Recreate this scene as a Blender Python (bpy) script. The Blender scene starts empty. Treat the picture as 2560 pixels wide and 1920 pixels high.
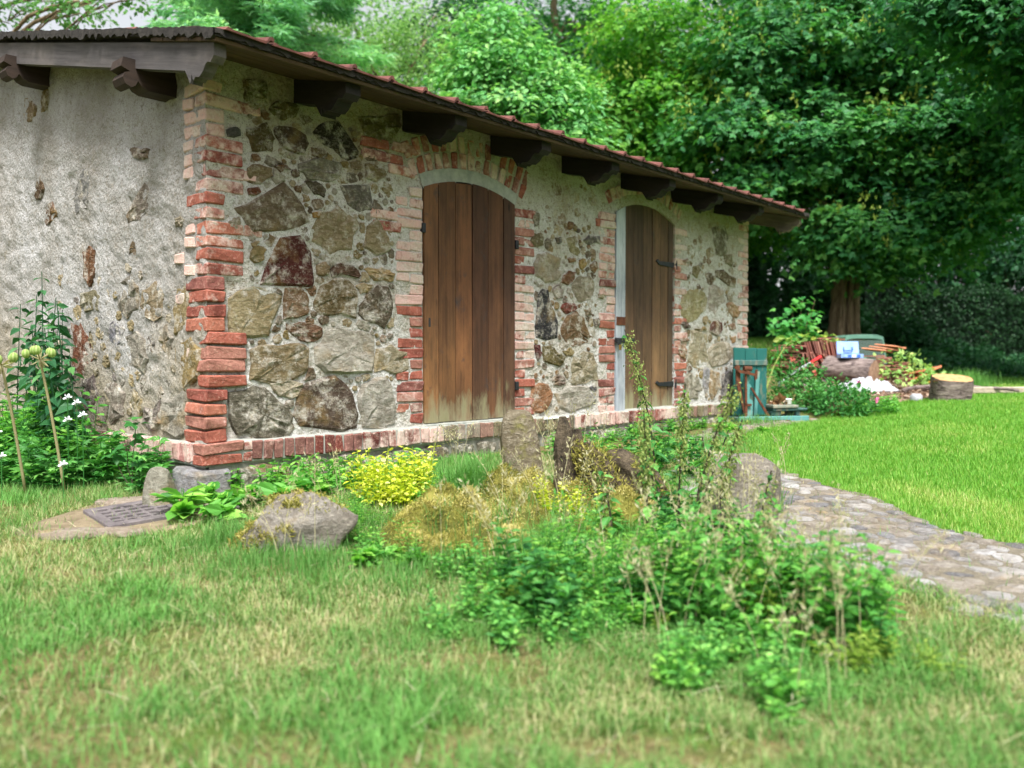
import bpy, math, random
import numpy as np
from mathutils import Matrix, Vector

# ------------------------------------------------------------------ camera, sky, sun, exposure
SC = bpy.context.scene
CAM = np.array([-2.555, -4.636, 0.494])
TH = math.radians(41.574); PITCH = math.radians(1.6255)
VH = np.array([math.cos(TH), math.sin(TH), 0.0]); RH = np.array([math.sin(TH), -math.cos(TH), 0.0]); UP = np.array([0, 0, 1.0])
VD = VH*math.cos(PITCH) - UP*math.sin(PITCH); UD = UP*math.cos(PITCH) + VH*math.sin(PITCH)
cd = bpy.data.cameras.new('camera'); co = bpy.data.objects.new('camera', cd); SC.collection.objects.link(co); SC.camera = co
cd.lens = 30.11; cd.sensor_width = 36; cd.clip_start = 0.05; cd.clip_end = 600
co.matrix_world = Matrix(((RH[0], UD[0], -VD[0], CAM[0]), (RH[1], UD[1], -VD[1], CAM[1]), (RH[2], UD[2], -VD[2], CAM[2]), (0, 0, 0, 1)))
cd.dof.use_dof = True; cd.dof.focus_distance = 5.6; cd.dof.aperture_fstop = 1.45

SUN_EL, SUN_AZ = math.radians(59), math.radians(226)        # azimuth measured from +X, counter-clockwise: where the light comes from
w = bpy.data.worlds.new('World'); SC.world = w; w.use_nodes = True
wn = w.node_tree
sky = wn.nodes.new('ShaderNodeTexSky'); sky.sky_type = 'NISHITA'; sky.sun_disc = False
sky.sun_elevation = SUN_EL; sky.sun_rotation = math.radians(90) - SUN_AZ
sky.air_density = 1.0; sky.dust_density = 4.0; sky.ozone_density = 1.0
hs = wn.nodes.new('ShaderNodeHueSaturation'); hs.inputs['Saturation'].default_value = 0.2     # cloud cover takes the blue out of the sky
wn.links.new(sky.outputs[0], hs.inputs['Color']); wn.links.new(hs.outputs[0], wn.nodes['Background'].inputs['Color'])
wn.nodes['Background'].inputs['Strength'].default_value = 0.125
sl = bpy.data.lights.new('sun', 'SUN'); so = bpy.data.objects.new('sun', sl); SC.collection.objects.link(so)
sl.energy = 3.2; sl.angle = math.radians(18); sl.color = (1.0, 0.985, 0.96)
sd = Vector((math.cos(SUN_EL)*math.cos(SUN_AZ), math.cos(SUN_EL)*math.sin(SUN_AZ), math.sin(SUN_EL)))
so.rotation_euler = sd.to_track_quat('Z', 'Y').to_euler(); so.location = (0, 0, 30)
VS = SC.view_settings; VS.view_transform = 'Standard'; VS.look = 'None'; VS.exposure = 1.08; VS.gamma = 1.0; VS.use_curve_mapping = False
SC.render.engine = 'CYCLES'
CY = SC.cycles; CY.use_denoising = True; CY.max_bounces = 6; CY.diffuse_bounces = 3; CY.glossy_bounces = 2; CY.transmission_bounces = 4
CY.transparent_max_bounces = 4; CY.use_adaptive_sampling = True; CY.adaptive_threshold = 0.02; CY.caustics_reflective = False; CY.caustics_refractive = False

# ------------------------------------------------------------------ helpers
RNG = np.random.default_rng(7); random.seed(7)
COL = SC.collection
def lin(c, k=1.0):
    o = []
    for v in c[:3]:
        v = v/255.0; o.append((v/12.92 if v <= .04045 else ((v+.055)/1.055)**2.4)*k)
    return tuple(o)
def W(s, l, z=None):                                   # garden axes: s metres into the garden, l metres across it
    p = CAM + VH*s + RH*l
    return np.array([p[0], p[1], ground(p[0], p[1]) if z is None else z])
def _ip(x, pts):
    a = np.array(pts, float); return np.interp(x, a[:, 0], a[:, 1])
def ground_sl(s, l):
    s = np.asarray(s, float); l = np.asarray(l, float)
    c = _ip(s, [(-20, -.6), (0, -.55), (2, -.5), (3, -.44), (4, -.37), (5, -.29), (7, -.24), (10, -.2), (11, -.1), (13, .2), (15, .5), (18, .9), (25, 1.2), (40, 1.6), (120, 3)])
    r = _ip(s, [(-20, -.6), (0, -.55), (2, -.5), (4, -.4), (6, -.3), (8, -.15), (10.5, 0.), (14, .1), (20, .25), (24, .55), (40, 1.2), (120, 3)])
    a = l/np.maximum(s, 1.0)
    t = np.clip((a-.40)/.12, 0, 1); t = t*t*(3-2*t)
    return c*(1-t) + r*t
def to_sl(x, y):
    dx = np.asarray(x)-CAM[0]; dy = np.asarray(y)-CAM[1]
    return dx*VH[0]+dy*VH[1], dx*RH[0]+dy*RH[1]
_LAT = np.random.default_rng(3).random((256, 256))
def vnoise(x, y):
    x = np.asarray(x, float); y = np.asarray(y, float)
    xi = np.floor(x).astype(int); yi = np.floor(y).astype(int); fx = x-xi; fy = y-yi
    fx = fx*fx*(3-2*fx); fy = fy*fy*(3-2*fy)
    a = _LAT[xi % 256, yi % 256]; b = _LAT[(xi+1) % 256, yi % 256]; c = _LAT[xi % 256, (yi+1) % 256]; d = _LAT[(xi+1) % 256, (yi+1) % 256]
    return (a*(1-fx)+b*fx)*(1-fy) + (c*(1-fx)+d*fx)*fy
def fbm(x, y, o=4):
    v = 0; a = .5
    for i in range(o):
        v = v + a*vnoise(x*2**i+i*17.3, y*2**i+i*9.1); a *= .5
    return v/(1-.5**o)-.5
def ground(x, y):
    s, l = to_sl(x, y)
    return ground_sl(s, l) + .03*fbm(np.asarray(x)*1.3+40, np.asarray(y)*1.3+40, 3)

class Geo:
    def __init__(g): g.v = []; g.f = []; g.t = []; g.n = 0
    def add(g, V, F, tint=0.5):                        # F: (m,k) int array
        V = np.asarray(V, float).reshape(-1, 3); F = np.asarray(F, int)
        g.v.append(V); g.f.append(F+g.n); g.t.append(np.broadcast_to(np.asarray(tint, float), (len(V),)).copy()); g.n += len(V)
        return g
    def mesh(g, name, smooth=False):
        me = bpy.data.meshes.new(name)
        if not g.v: return me
        V = np.concatenate(g.v); T = np.concatenate(g.t)
        loops = np.concatenate([f.ravel() for f in g.f]); tot = np.concatenate([np.full(len(f), f.shape[1]) for f in g.f])
        st = np.concatenate([[0], np.cumsum(tot)[:-1]])
        me.vertices.add(len(V)); me.vertices.foreach_set('co', V.astype(np.float32).ravel())
        me.loops.add(len(loops)); me.loops.foreach_set('vertex_index', loops.astype(np.int32))
        me.polygons.add(len(tot)); me.polygons.foreach_set('loop_start', st.astype(np.int32))
        me.update(calc_edges=True)
        a = me.attributes.new('tint', 'FLOAT', 'POINT'); a.data.foreach_set('value', T.astype(np.float32))
        me.polygons.foreach_set('use_smooth', np.full(len(tot), smooth)); me.update()
        return me
def obj(name, me, mat=None, parent=None, loc=None, rot=None, scale=None, color=None, label=None, cat=None, group=None, kind=None):
    if isinstance(me, Geo): me = me.mesh(name)
    o = bpy.data.objects.new(name, me); COL.objects.link(o)
    if mat is not None and len(me.materials) == 0: me.materials.append(mat)
    if parent is not None:
        o.parent = parent
        if parent.type == 'EMPTY': o.matrix_parent_inverse = Matrix.Translation(-parent.location)
    if loc is not None: o.location = Vector([float(v) for v in loc])
    if rot is not None: o.rotation_euler = rot
    if scale is not None: o.scale = scale
    if color is not None: o.color = color
    for k, v in (('label', label), ('category', cat), ('group', group), ('kind', kind)):
        if v: o[k] = v
    return o
def thing(name, loc, label, cat, group=None):
    e = bpy.data.objects.new(name, None); COL.objects.link(e); e.location = Vector([float(v) for v in loc]); e.empty_display_size = .1
    e['label'] = label; e['category'] = cat
    if group: e['group'] = group
    return e
def nrm(a): return a/np.maximum(np.linalg.norm(a, axis=-1, keepdims=True), 1e-9)
def frames(d, n):
    d = nrm(d); b = nrm(np.cross(n, d)); n2 = np.cross(d, b)
    return np.stack([d, b, n2], axis=-1)
def scatter(g, tmpl, pos, R, sc, tint):
    tv, tfs = tmpl; n = len(pos); m = len(tv)
    sc = np.broadcast_to(np.asarray(sc, float), (n,))
    V = np.einsum('nij,mj->nmi', R, tv)*sc[:, None, None] + pos[:, None, :]
    base = g.n; off = (np.arange(n)*m)
    g.v.append(V.reshape(-1, 3)); g.t.append(np.repeat(np.broadcast_to(np.asarray(tint, float), (n,)), m)); 
    for tf in tfs:
        tf = np.asarray(tf, int); g.f.append((tf[None]+off[:, None, None]).reshape(-1, tf.shape[1])+base)
    g.n += n*m
def tube(g, P, R, k=6, tint=0.3, cap=True):
    P = np.asarray(P, float); n = len(P); R = np.broadcast_to(np.asarray(R, float), (n,))
    T = nrm(np.gradient(P, axis=0)); ref = np.array([0, 0, 1.0]) if abs(T[0][2]) < .9 else np.array([1.0, 0, 0])
    A = nrm(np.cross(T, ref)); B = np.cross(T, A)
    an = np.arange(k)*2*np.pi/k
    V = P[:, None]+R[:, None, None]*(A[:, None]*np.cos(an)[None, :, None]+B[:, None]*np.sin(an)[None, :, None])
    i = np.arange(n-1)[:, None]*k; j = np.arange(k)[None]; j2 = (j+1) % k
    F = np.stack([i+j, i+j2, i+k+j2, i+k+j], -1).reshape(-1, 4)
    g.add(V.reshape(-1, 3), F, tint)
    if cap:
        b = g.n; g.add([P[0], P[-1]], np.zeros((0, 3), int), tint)
        b0 = b-n*k
        g.f.append(np.stack([np.full(k, b), b0+(np.arange(k)+1) % k, b0+np.arange(k)], -1)); g.f.append(np.stack([np.full(k, b+1), b0+(n-1)*k+np.arange(k), b0+(n-1)*k+(np.arange(k)+1) % k], -1))
    return g
def cbox(g, x0, x1, y0, y1, z0, z1, bev=.006, M=None, tint=.5, jit=0.0):   # chamfered box, 24 corners
    c = [(x0+x1)/2, (y0+y1)/2, (z0+z1)/2]; h = [abs(x1-x0)/2, abs(y1-y0)/2, abs(z1-z0)/2]
    bev = min(bev, min(h)*.6)
    V = []; idx = {}
    for sx in (-1, 1):
        for sy in (-1, 1):
            for sz in (-1, 1):
                j = (RNG.random(3)-.5)*2*jit
                for a in range(3):
                    s = np.array([sx, sy, sz], float); p = np.array(c)+s*(np.array(h)-bev); p[a] += s[a]*bev
                    idx[(sx, sy, sz, a)] = len(V); V.append(p+j)
    Q = []; T = []
    for a in range(3):
        b, d = [(1, 2), (2, 0), (0, 1)][a]
        for s in (-1, 1):
            q = []
            for (u, v) in ((-1, -1), (1, -1), (1, 1), (-1, 1)):
                k = [0, 0, 0]; k[a] = s; k[b] = u; k[d] = v; q.append(idx[(*k, a)])
            Q.append(q if s > 0 else q[::-1])
        for s1 in (-1, 1):
            for s2 in (-1, 1):      # edge along axis a, between faces b and d
                k0 = [0, 0, 0]; k0[b] = s1; k0[d] = s2; k0[a] = -1; k1 = list(k0); k1[a] = 1
                q = [idx[(*k0, b)], idx[(*k1, b)], idx[(*k1, d)], idx[(*k0, d)]]
                Q.append(q if s1*s2 < 0 else q[::-1])
    for sx in (-1, 1):
        for sy in (-1, 1):
            for sz in (-1, 1):
                t = [idx[(sx, sy, sz, a)] for a in range(3)]; T.append(t if sx*sy*sz > 0 else t[::-1])
    V = np.array(V)
    if M is not None: V = V @ np.array(M)[:3, :3].T + np.array(M)[:3, 3]
    b = g.n; g.add(V, np.array(Q), tint); g.f.append(np.array(T)+b)
    return g
def prism(g, prof, a, b, axis, tint=.5):               # profile polygon extruded along x (axis 0) or y (axis 1)
    prof = np.asarray(prof, float); n = len(prof)
    def ring(v):
        o = np.zeros((n, 3)); o[:, axis] = v; oth = [i for i in range(3) if i != axis]; o[:, oth[0]] = prof[:, 0]; o[:, oth[1]] = prof[:, 1]; return o
    V = np.concatenate([ring(a), ring(b)]); i = np.arange(n); j = (i+1) % n
    base = g.n; g.add(V, np.stack([i, j, j+n, i+n], -1), tint); g.f.append(np.array([list(range(n))[::-1]])+base); g.f.append(np.array([list(range(n, 2*n))])+base)
    return g
def rotz(a, loc=(0, 0, 0)):
    c, s = math.cos(a), math.sin(a); return np.array([[c, -s, 0, loc[0]], [s, c, 0, loc[1]], [0, 0, 1, loc[2]], [0, 0, 0, 1]], float)
def fixn(me):                                          # consistent outward normals for hand-made solids
    import bmesh
    bm = bmesh.new(); bm.from_mesh(me); bmesh.ops.recalc_face_normals(bm, faces=bm.faces); bm.to_mesh(me); bm.free(); return me

# ------------------------------------------------------------------ materials
class N:
    def __init__(s, name):
        s.m = bpy.data.materials.new(name); s.m.use_nodes = True; s.t = s.m.node_tree; s.b = s.t.nodes['Principled BSDF']; s.out = s.t.nodes['Material Output']
        s.b.inputs['Specular IOR Level'].default_value = .25; s.b.inputs['Roughness'].default_value = .85
    def set(s, sock, v):
        if isinstance(v, bpy.types.NodeSocket): s.t.links.new(v, sock)
        elif v is not None:
            if isinstance(v, tuple) and len(v) == 3 and sock.type == 'RGBA': v = (*v, 1)
            sock.default_value = v
    def new(s, t): return s.t.nodes.new(t)
    def pos(s, scale=(1, 1, 1), off=(0, 0, 0)):
        g = s.new('ShaderNodeNewGeometry'); m = s.new('ShaderNodeMapping'); s.t.links.new(g.outputs['Position'], m.inputs[0]); m.inputs['Scale'].default_value = scale; m.inputs['Location'].default_value = off; return m.outputs[0]
    def objpos(s, scale=(1, 1, 1)):
        g = s.new('ShaderNodeTexCoord'); m = s.new('ShaderNodeMapping'); s.t.links.new(g.outputs['Object'], m.inputs[0]); m.inputs['Scale'].default_value = scale; return m.outputs[0]
    def noise(s, vec, sc, det=6, rough=.6, dist=0, col=False):
        n = s.new('ShaderNodeTexNoise'); s.set(n.inputs['Vector'], vec); n.inputs['Scale'].default_value = sc; n.inputs['Detail'].default_value = det; n.inputs['Roughness'].default_value = rough; n.inputs['Distortion'].default_value = dist
        return n.outputs['Color' if col else 'Fac']
    def voro(s, vec, sc, feat='F1', out='Distance', rnd=1.0):
        n = s.new('ShaderNodeTexVoronoi'); n.feature = feat; s.set(n.inputs['Vector'], vec); n.inputs['Scale'].default_value = sc; n.inputs['Randomness'].default_value = rnd; return n.outputs[out]
    def ramp(s, fac, stops):
        n = s.new('ShaderNodeValToRGB'); s.set(n.inputs[0], fac); e = n.color_ramp.elements
        while len(e) < len(stops): e.new(.5)
        for i, (p, c) in enumerate(stops):
            e[i].position = p; e[i].color = (*c, 1) if isinstance(c, tuple) else (c, c, c, 1)
        return n.outputs[0]
    def mix(s, f, a, b, blend='MIX'):
        n = s.new('ShaderNodeMix'); n.data_type = 'RGBA'; n.blend_type = blend; s.set(n.inputs[0], f); s.set(n.inputs[6], a); s.set(n.inputs[7], b); return n.outputs[2]
    def math(s, op, a, b=None):
        n = s.new('ShaderNodeMath'); n.operation = op; s.set(n.inputs[0], a); s.set(n.inputs[1], b); return n.outputs[0]
    def bump(s, h, st=.5, d=.01, nin=None):
        n = s.new('ShaderNodeBump'); s.set(n.inputs['Height'], h); n.inputs['Strength'].default_value = st; n.inputs['Distance'].default_value = d
        if nin is not None: s.set(n.inputs['Normal'], nin)
        return n.outputs[0]
    def attr(s, name='tint'):
        n = s.new('ShaderNodeAttribute'); n.attribute_name = name; return n.outputs['Fac']
    def info(s): return s.new('ShaderNodeObjectInfo')
    def done(s, col=None, rough=None, normal=None, spec=None, metal=None):
        if col is not None: s.set(s.b.inputs['Base Color'], col)
        if rough is not None: s.set(s.b.inputs['Roughness'], rough)
        if normal is not None: s.set(s.b.inputs['Normal'], normal)
        if spec is not None: s.b.inputs['Specular IOR Level'].default_value = spec
        if metal is not None: s.b.inputs['Metallic'].default_value = metal
        return s.m
def leafmat(name, cols, rough=.5, trans=.35, spec=.3, tcol=None):
    n = N(name); t = n.attr(); k = len(cols)
    c = n.ramp(t, [(i/(k-1), lin(x)) for i, x in enumerate(cols)])
    v = n.noise(n.pos(), 9, 2); c = n.mix(n.math('MULTIPLY', v, .35), c, n.mix(1.0, c, (.55, .6, .5), 'MULTIPLY'))
    n.done(c, rough, None, spec)
    tr = n.new('ShaderNodeBsdfTranslucent'); n.set(tr.inputs['Color'], n.mix(1.0, c, tcol or (1.25, 1.4, .72), 'MULTIPLY'))
    ms = n.new('ShaderNodeMixShader'); ms.inputs[0].default_value = trans
    n.t.links.new(n.b.outputs[0], ms.inputs[1]); n.t.links.new(tr.outputs[0], ms.inputs[2]); n.t.links.new(ms.outputs[0], n.out.inputs['Surface'])
    return n.m
def m_plaster(name, warm):
    n = N(name); p = n.pos()
    a = n.noise(p, 1.6, 8, .65); b = n.noise(p, 22, 8, .75); v = n.voro(n.pos(), 38); f = n.noise(p, 110, 4, .7); big = n.noise(p, .7, 4)
    c = n.ramp(a, [(.3, lin((178, 168, 146) if warm else (150, 145, 136))), (.5, lin((214, 211, 205) if warm else (178, 175, 171))), (.7, lin((232, 231, 229) if warm else (200, 199, 199)))])
    c = n.mix(n.ramp(b, [(.36, 1.0), (.48, 0.0)]), c, lin((146, 134, 110) if warm else (150, 144, 132)))
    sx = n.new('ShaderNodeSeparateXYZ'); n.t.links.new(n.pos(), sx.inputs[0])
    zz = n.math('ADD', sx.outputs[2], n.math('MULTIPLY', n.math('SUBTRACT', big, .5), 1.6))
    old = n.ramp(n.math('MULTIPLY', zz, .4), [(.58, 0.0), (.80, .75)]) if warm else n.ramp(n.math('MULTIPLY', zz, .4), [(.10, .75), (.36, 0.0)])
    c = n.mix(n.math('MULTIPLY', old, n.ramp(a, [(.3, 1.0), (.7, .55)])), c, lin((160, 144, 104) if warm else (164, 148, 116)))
    g = n.noise(n.pos((1, 1, 1), (7, 3, 5)), 5, 8, .8)
    c = n.mix(n.ramp(g, [(.58, 0.0), (.70, .8)]), c, lin((140, 128, 100)))
    c = n.mix(n.ramp(f, [(.36, .85), (.47, 0.0)]), c, lin((122, 112, 96)))
    h = n.math('ADD', n.math('MULTIPLY', b, 1.0), n.math('ADD', n.math('MULTIPLY', f, .35), n.math('MULTIPLY', v, .45)))
    return n.done(c, .95, n.bump(h, 1.0, .03), .1)
def m_stone(name, moss=0.0, smear=False):
    n = N(name); p = n.pos(); oi = n.info()
    a = n.noise(p, 7, 8, .7); b = n.noise(p, 45, 6, .7); d = n.noise(n.pos((1, 1, 1), (3, 8, 1)), 3, 6)
    c = n.mix(n.ramp(a, [(.38, .95), (.6, 0.0)]), oi.outputs['Color'], n.mix(1.0, oi.outputs['Color'], (.62, .59, .54), 'MULTIPLY'))
    k2 = n.noise(n.pos((1, 1, 2.2), (2, 6, 4)), 19, 7, .75); c = n.mix(n.ramp(k2, [(.40, .8), (.52, 0.0)]), c, n.mix(1.0, oi.outputs['Color'], (.6, .56, .5), 'MULTIPLY')); c = n.mix(n.ramp(k2, [(.54, 0.0), (.68, .8)]), c, n.mix(.45, oi.outputs['Color'], lin((206, 196, 172))))
    c = n.mix(n.ramp(b, [(.54, 0.0), (.70, .6)]), c, n.mix(.5, oi.outputs['Color'], lin((214, 205, 186))))
    c = n.mix(n.ramp(b, [(.30, .8), (.42, 0.0)]), c, n.mix(1.0, oi.outputs['Color'], (.42, .39, .36), 'MULTIPLY'))
    c = n.mix(n.ramp(d, [(.55, 0.0), (.7, .6)]), c, lin((168, 138, 84)))
    if moss: c = n.mix(n.ramp(n.noise(p, 6, 5), [(.5, 0.0), (.6, moss)]), c, lin((122, 118, 66)))
    if smear: c = n.mix(n.ramp(n.noise(n.pos((1, 1, 1), (11, 4, 2)), 8, 8, .78), [(.50, 0.0), (.62, .85)]), c, n.ramp(b, [(.35, lin((184, 172, 148))), (.62, lin((222, 217, 208)))]))
    h = n.math('ADD', n.math('MULTIPLY', a, 1.2), n.math('ADD', n.math('MULTIPLY', k2, .9), n.math('MULTIPLY', b, .5)))
    return n.done(c, .92, n.bump(h, 1.0, .035), .15)
def m_brick():
    n = N('brick_clay'); p = n.pos(); oi = n.info()
    a = n.noise(p, 14, 6, .7); b = n.noise(p, 60, 5, .7); m = n.noise(n.pos((1, 1, 1), (5, 2, 9)), 11, 8, .75)
    c = n.mix(n.ramp(a, [(.3, .7), (.65, 0.0)]), oi.outputs['Color'], n.mix(1.0, oi.outputs['Color'], (.5, .42, .4), 'MULTIPLY'))
    c = n.mix(n.ramp(b, [(.52, 0.0), (.7, .55)]), c, lin((204, 160, 142))); c = n.mix(n.ramp(n.noise(n.pos((1, 1, 1), (2, 2, 6)), 9, 6, .7), [(.36, .8), (.5, 0.0)]), c, n.mix(1.0, oi.outputs['Color'], (.45, .4, .4), 'MULTIPLY'))
    lime = n.math('ADD', m, n.math('SUBTRACT', n.math('MULTIPLY', oi.outputs['Alpha'], .62), .36))
    m2 = n.noise(n.pos((1, 1, 1), (1, 7, 3)), 5, 6, .7); c = n.mix(n.ramp(lime, [(.42, 0.0), (.58, .86)]), c, n.mix(n.ramp(m2, [(.4, 0.0), (.62, 1.0)]), n.ramp(b, [(.3, lin((178, 160, 138))), (.6, lin((214, 204, 192)))]), lin((214, 176, 166))))
    return n.done(c, .92, n.bump(n.math('ADD', a, n.math('MULTIPLY', b, .5)), .9, .016), .15)
def m_wood(name, axis, dark=.45, lines=30, rough=.75, tilt=0.0):
    n = N(name); oi = n.info()
    sc = [lines, lines, lines]; sc[axis] = 1.2
    rnd = n.new('ShaderNodeVectorMath'); rnd.operation = 'ADD'; g = n.new('ShaderNodeNewGeometry')
    cb = n.new('ShaderNodeCombineXYZ'); r = n.math('MULTIPLY', oi.outputs['Random'], 37.0)
    for i in range(3): n.t.links.new(r, cb.inputs[i])
    n.t.links.new(g.outputs['Position'], rnd.inputs[0]); n.t.links.new(cb.outputs[0], rnd.inputs[1])
    src = rnd
    if tilt:
        src = n.new('ShaderNodeVectorRotate'); src.rotation_type = 'X_AXIS'; src.inputs['Angle'].default_value = -tilt; n.t.links.new(rnd.outputs[0], src.inputs[0])
    mp = n.new('ShaderNodeMapping'); n.t.links.new(src.outputs[0], mp.inputs[0]); mp.inputs['Scale'].default_value = sc
    gr = n.noise(mp.outputs[0], 1.0, 8, .65, .4)
    mp2 = n.new('ShaderNodeMapping'); n.t.links.new(src.outputs[0], mp2.inputs[0]); s2 = [4, 4, 4]; s2[axis] = 1.3; mp2.inputs['Scale'].default_value = s2
    bl = n.noise(mp2.outputs[0], 1.0, 6, .7)
    kn = n.voro(mp2.outputs[0], 1.1)
    c = n.mix(n.ramp(gr, [(.32, .9), (.62, 0.0)]), oi.outputs['Color'], n.mix(1.0, oi.outputs['Color'], (dark, dark*.95, dark*.9), 'MULTIPLY'))
    c = n.mix(n.ramp(bl, [(.46, 0.0), (.7, .75)]), c, n.mix(1.0, oi.outputs['Color'], (1.75, 1.65, 1.5), 'MULTIPLY'))
    c = n.mix(n.ramp(bl, [(.26, .8), (.42, 0.0)]), c, n.mix(1.0, oi.outputs['Color'], (.35, .34, .36), 'MULTIPLY'))
    c = n.mix(n.ramp(kn, [(.03, .9), (.075, 0.0)]), c, n.mix(1.0, oi.outputs['Color'], (.22, .2, .18), 'MULTIPLY'))
    return n.done(c, rough, n.bump(gr, .5, .004), .3)
def m_flat(name, c1, c2, sc=20, rough=.8, bump=.4, dist=.006, spec=.25, metal=0):
    n = N(name); p = n.pos(); a = n.noise(p, sc, 6, .65)
    return n.done(n.ramp(a, [(.3, lin(c1)), (.7, lin(c2))]), rough, n.bump(a, bump, dist), spec, metal)
def m_paint(name, paint, under, amt=.5):
    n = N(name); a = n.noise(n.pos((12, 12, 3)), 1.5, 8, .7); b = n.noise(n.pos(), 5, 5, .6); g = n.noise(n.pos((60, 60, 4)), 1, 4)
    c = n.mix(b, lin(paint), n.mix(1.0, lin(paint), (.62, .7, .72), 'MULTIPLY'))
    c = n.mix(n.ramp(a, [(amt, 0.0), (amt+.1, .9)]), c, lin(under))
    return n.done(c, .6, n.bump(g, .3, .003), .35)
M = {}
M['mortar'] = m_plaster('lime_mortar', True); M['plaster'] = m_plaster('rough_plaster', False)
M['stone'] = m_stone('field_stone'); M['mossy_stone'] = m_stone('mossy_stone', .85); M['brick'] = m_brick(); M['wall_stone'] = m_stone('limed_wall_stone', 0, True)
M['wood_z'] = m_wood('weathered_board', 2)
def m_door():
    m = m_wood('door_board', 2, .4, 34); n = N.__new__(N); n.m = m; n.t = m.node_tree; n.b = n.t.nodes['Principled BSDF']
    c0 = n.b.inputs['Base Color'].links[0].from_socket; sx = n.new('ShaderNodeSeparateXYZ'); g = n.new('ShaderNodeNewGeometry'); n.t.links.new(g.outputs['Position'], sx.inputs[0]); st = n.noise(n.pos((5, 5, 1.4), (3, 1, 2)), 1.4, 6, .7)
    zz = n.math('ADD', sx.outputs[2], n.math('MULTIPLY', n.math('SUBTRACT', st, .5), 1.1))
    c = n.mix(n.ramp(zz, [(.45, .6), (1.0, 0.0)]), c0, n.mix(1.0, c0, (1.65, 1.75, 1.55), 'MULTIPLY'))
    c = n.mix(n.ramp(n.noise(n.pos((7, 7, 5), (9, 4, 1)), 1.0, 6, .7), [(.30, .85), (.42, 0.0)]), c, lin((62, 54, 52)))
    c = n.mix(n.ramp(zz, [(.02, .8), (.22, 0.0)]), c, n.mix(st, lin((112, 116, 66)), lin((168, 160, 140)))); n.t.links.new(c, n.b.inputs['Base Color']); return m
M['door'] = m_door(); M['wood_x'] = m_wood('eave_board', 0); M['wood_y'] = m_wood('rafter_timber', 1, .38, 30, .8, math.atan(.242))
M['iron'] = m_flat('black_iron', (34, 35, 38), (62, 64, 68), 30, .55, .3, .002, .5, .6)
M['rust'] = m_flat('rusty_iron', (62, 38, 28), (112, 66, 44), 25, .85, .5, .004)
M['tile'] = m_flat('clay_tile', (74, 48, 44), (128, 82, 74), 14, .85, .5, .006)
M['felt'] = m_flat('tarred_felt', (30, 28, 27), (66, 62, 58), 30, .95, .9, .01)
M['filler'] = m_flat('grey_mortar', (132, 136, 130), (170, 170, 160), 14, .95, .7, .01)
M['teal'] = m_paint('teal_paint', (30, 98, 92), (100, 106, 88), .55); M['teal_pale'] = m_paint('worn_teal_paint', (92, 148, 142), (140, 140, 122), .55)
M['oldteal'] = m_paint('faded_teal_paint', (70, 104, 98), (122, 118, 104), .5)
M['bark'] = None
def m_bark():
    n = N('tree_bark'); p = n.pos((9, 9, 1.6)); a = n.noise(p, 1.6, 8, .7, .6); b = n.noise(n.pos(), 30, 4)
    c = n.ramp(a, [(.3, lin((58, 48, 38))), (.5, lin((124, 106, 84))), (.75, lin((168, 148, 124)))])
    return n.done(c, .95, n.bump(n.math('ADD', a, n.math('MULTIPLY', b, .2)), 1.0, .05), .1)
M['bark'] = m_bark()
M['rotten'] = m_flat('rotten_wood', (26, 23, 20), (104, 92, 74), 26, .95, 1.0, .03)
M['moss'] = leafmat('moss', [(84, 86, 42), (122, 120, 58), (154, 146, 78), (182, 170, 106)], .9, .1, .05, (1, 1, .7))
M['soil'] = m_flat('bare_soil', (96, 84, 66), (140, 126, 102), 12, .95, .8, .02)
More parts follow.
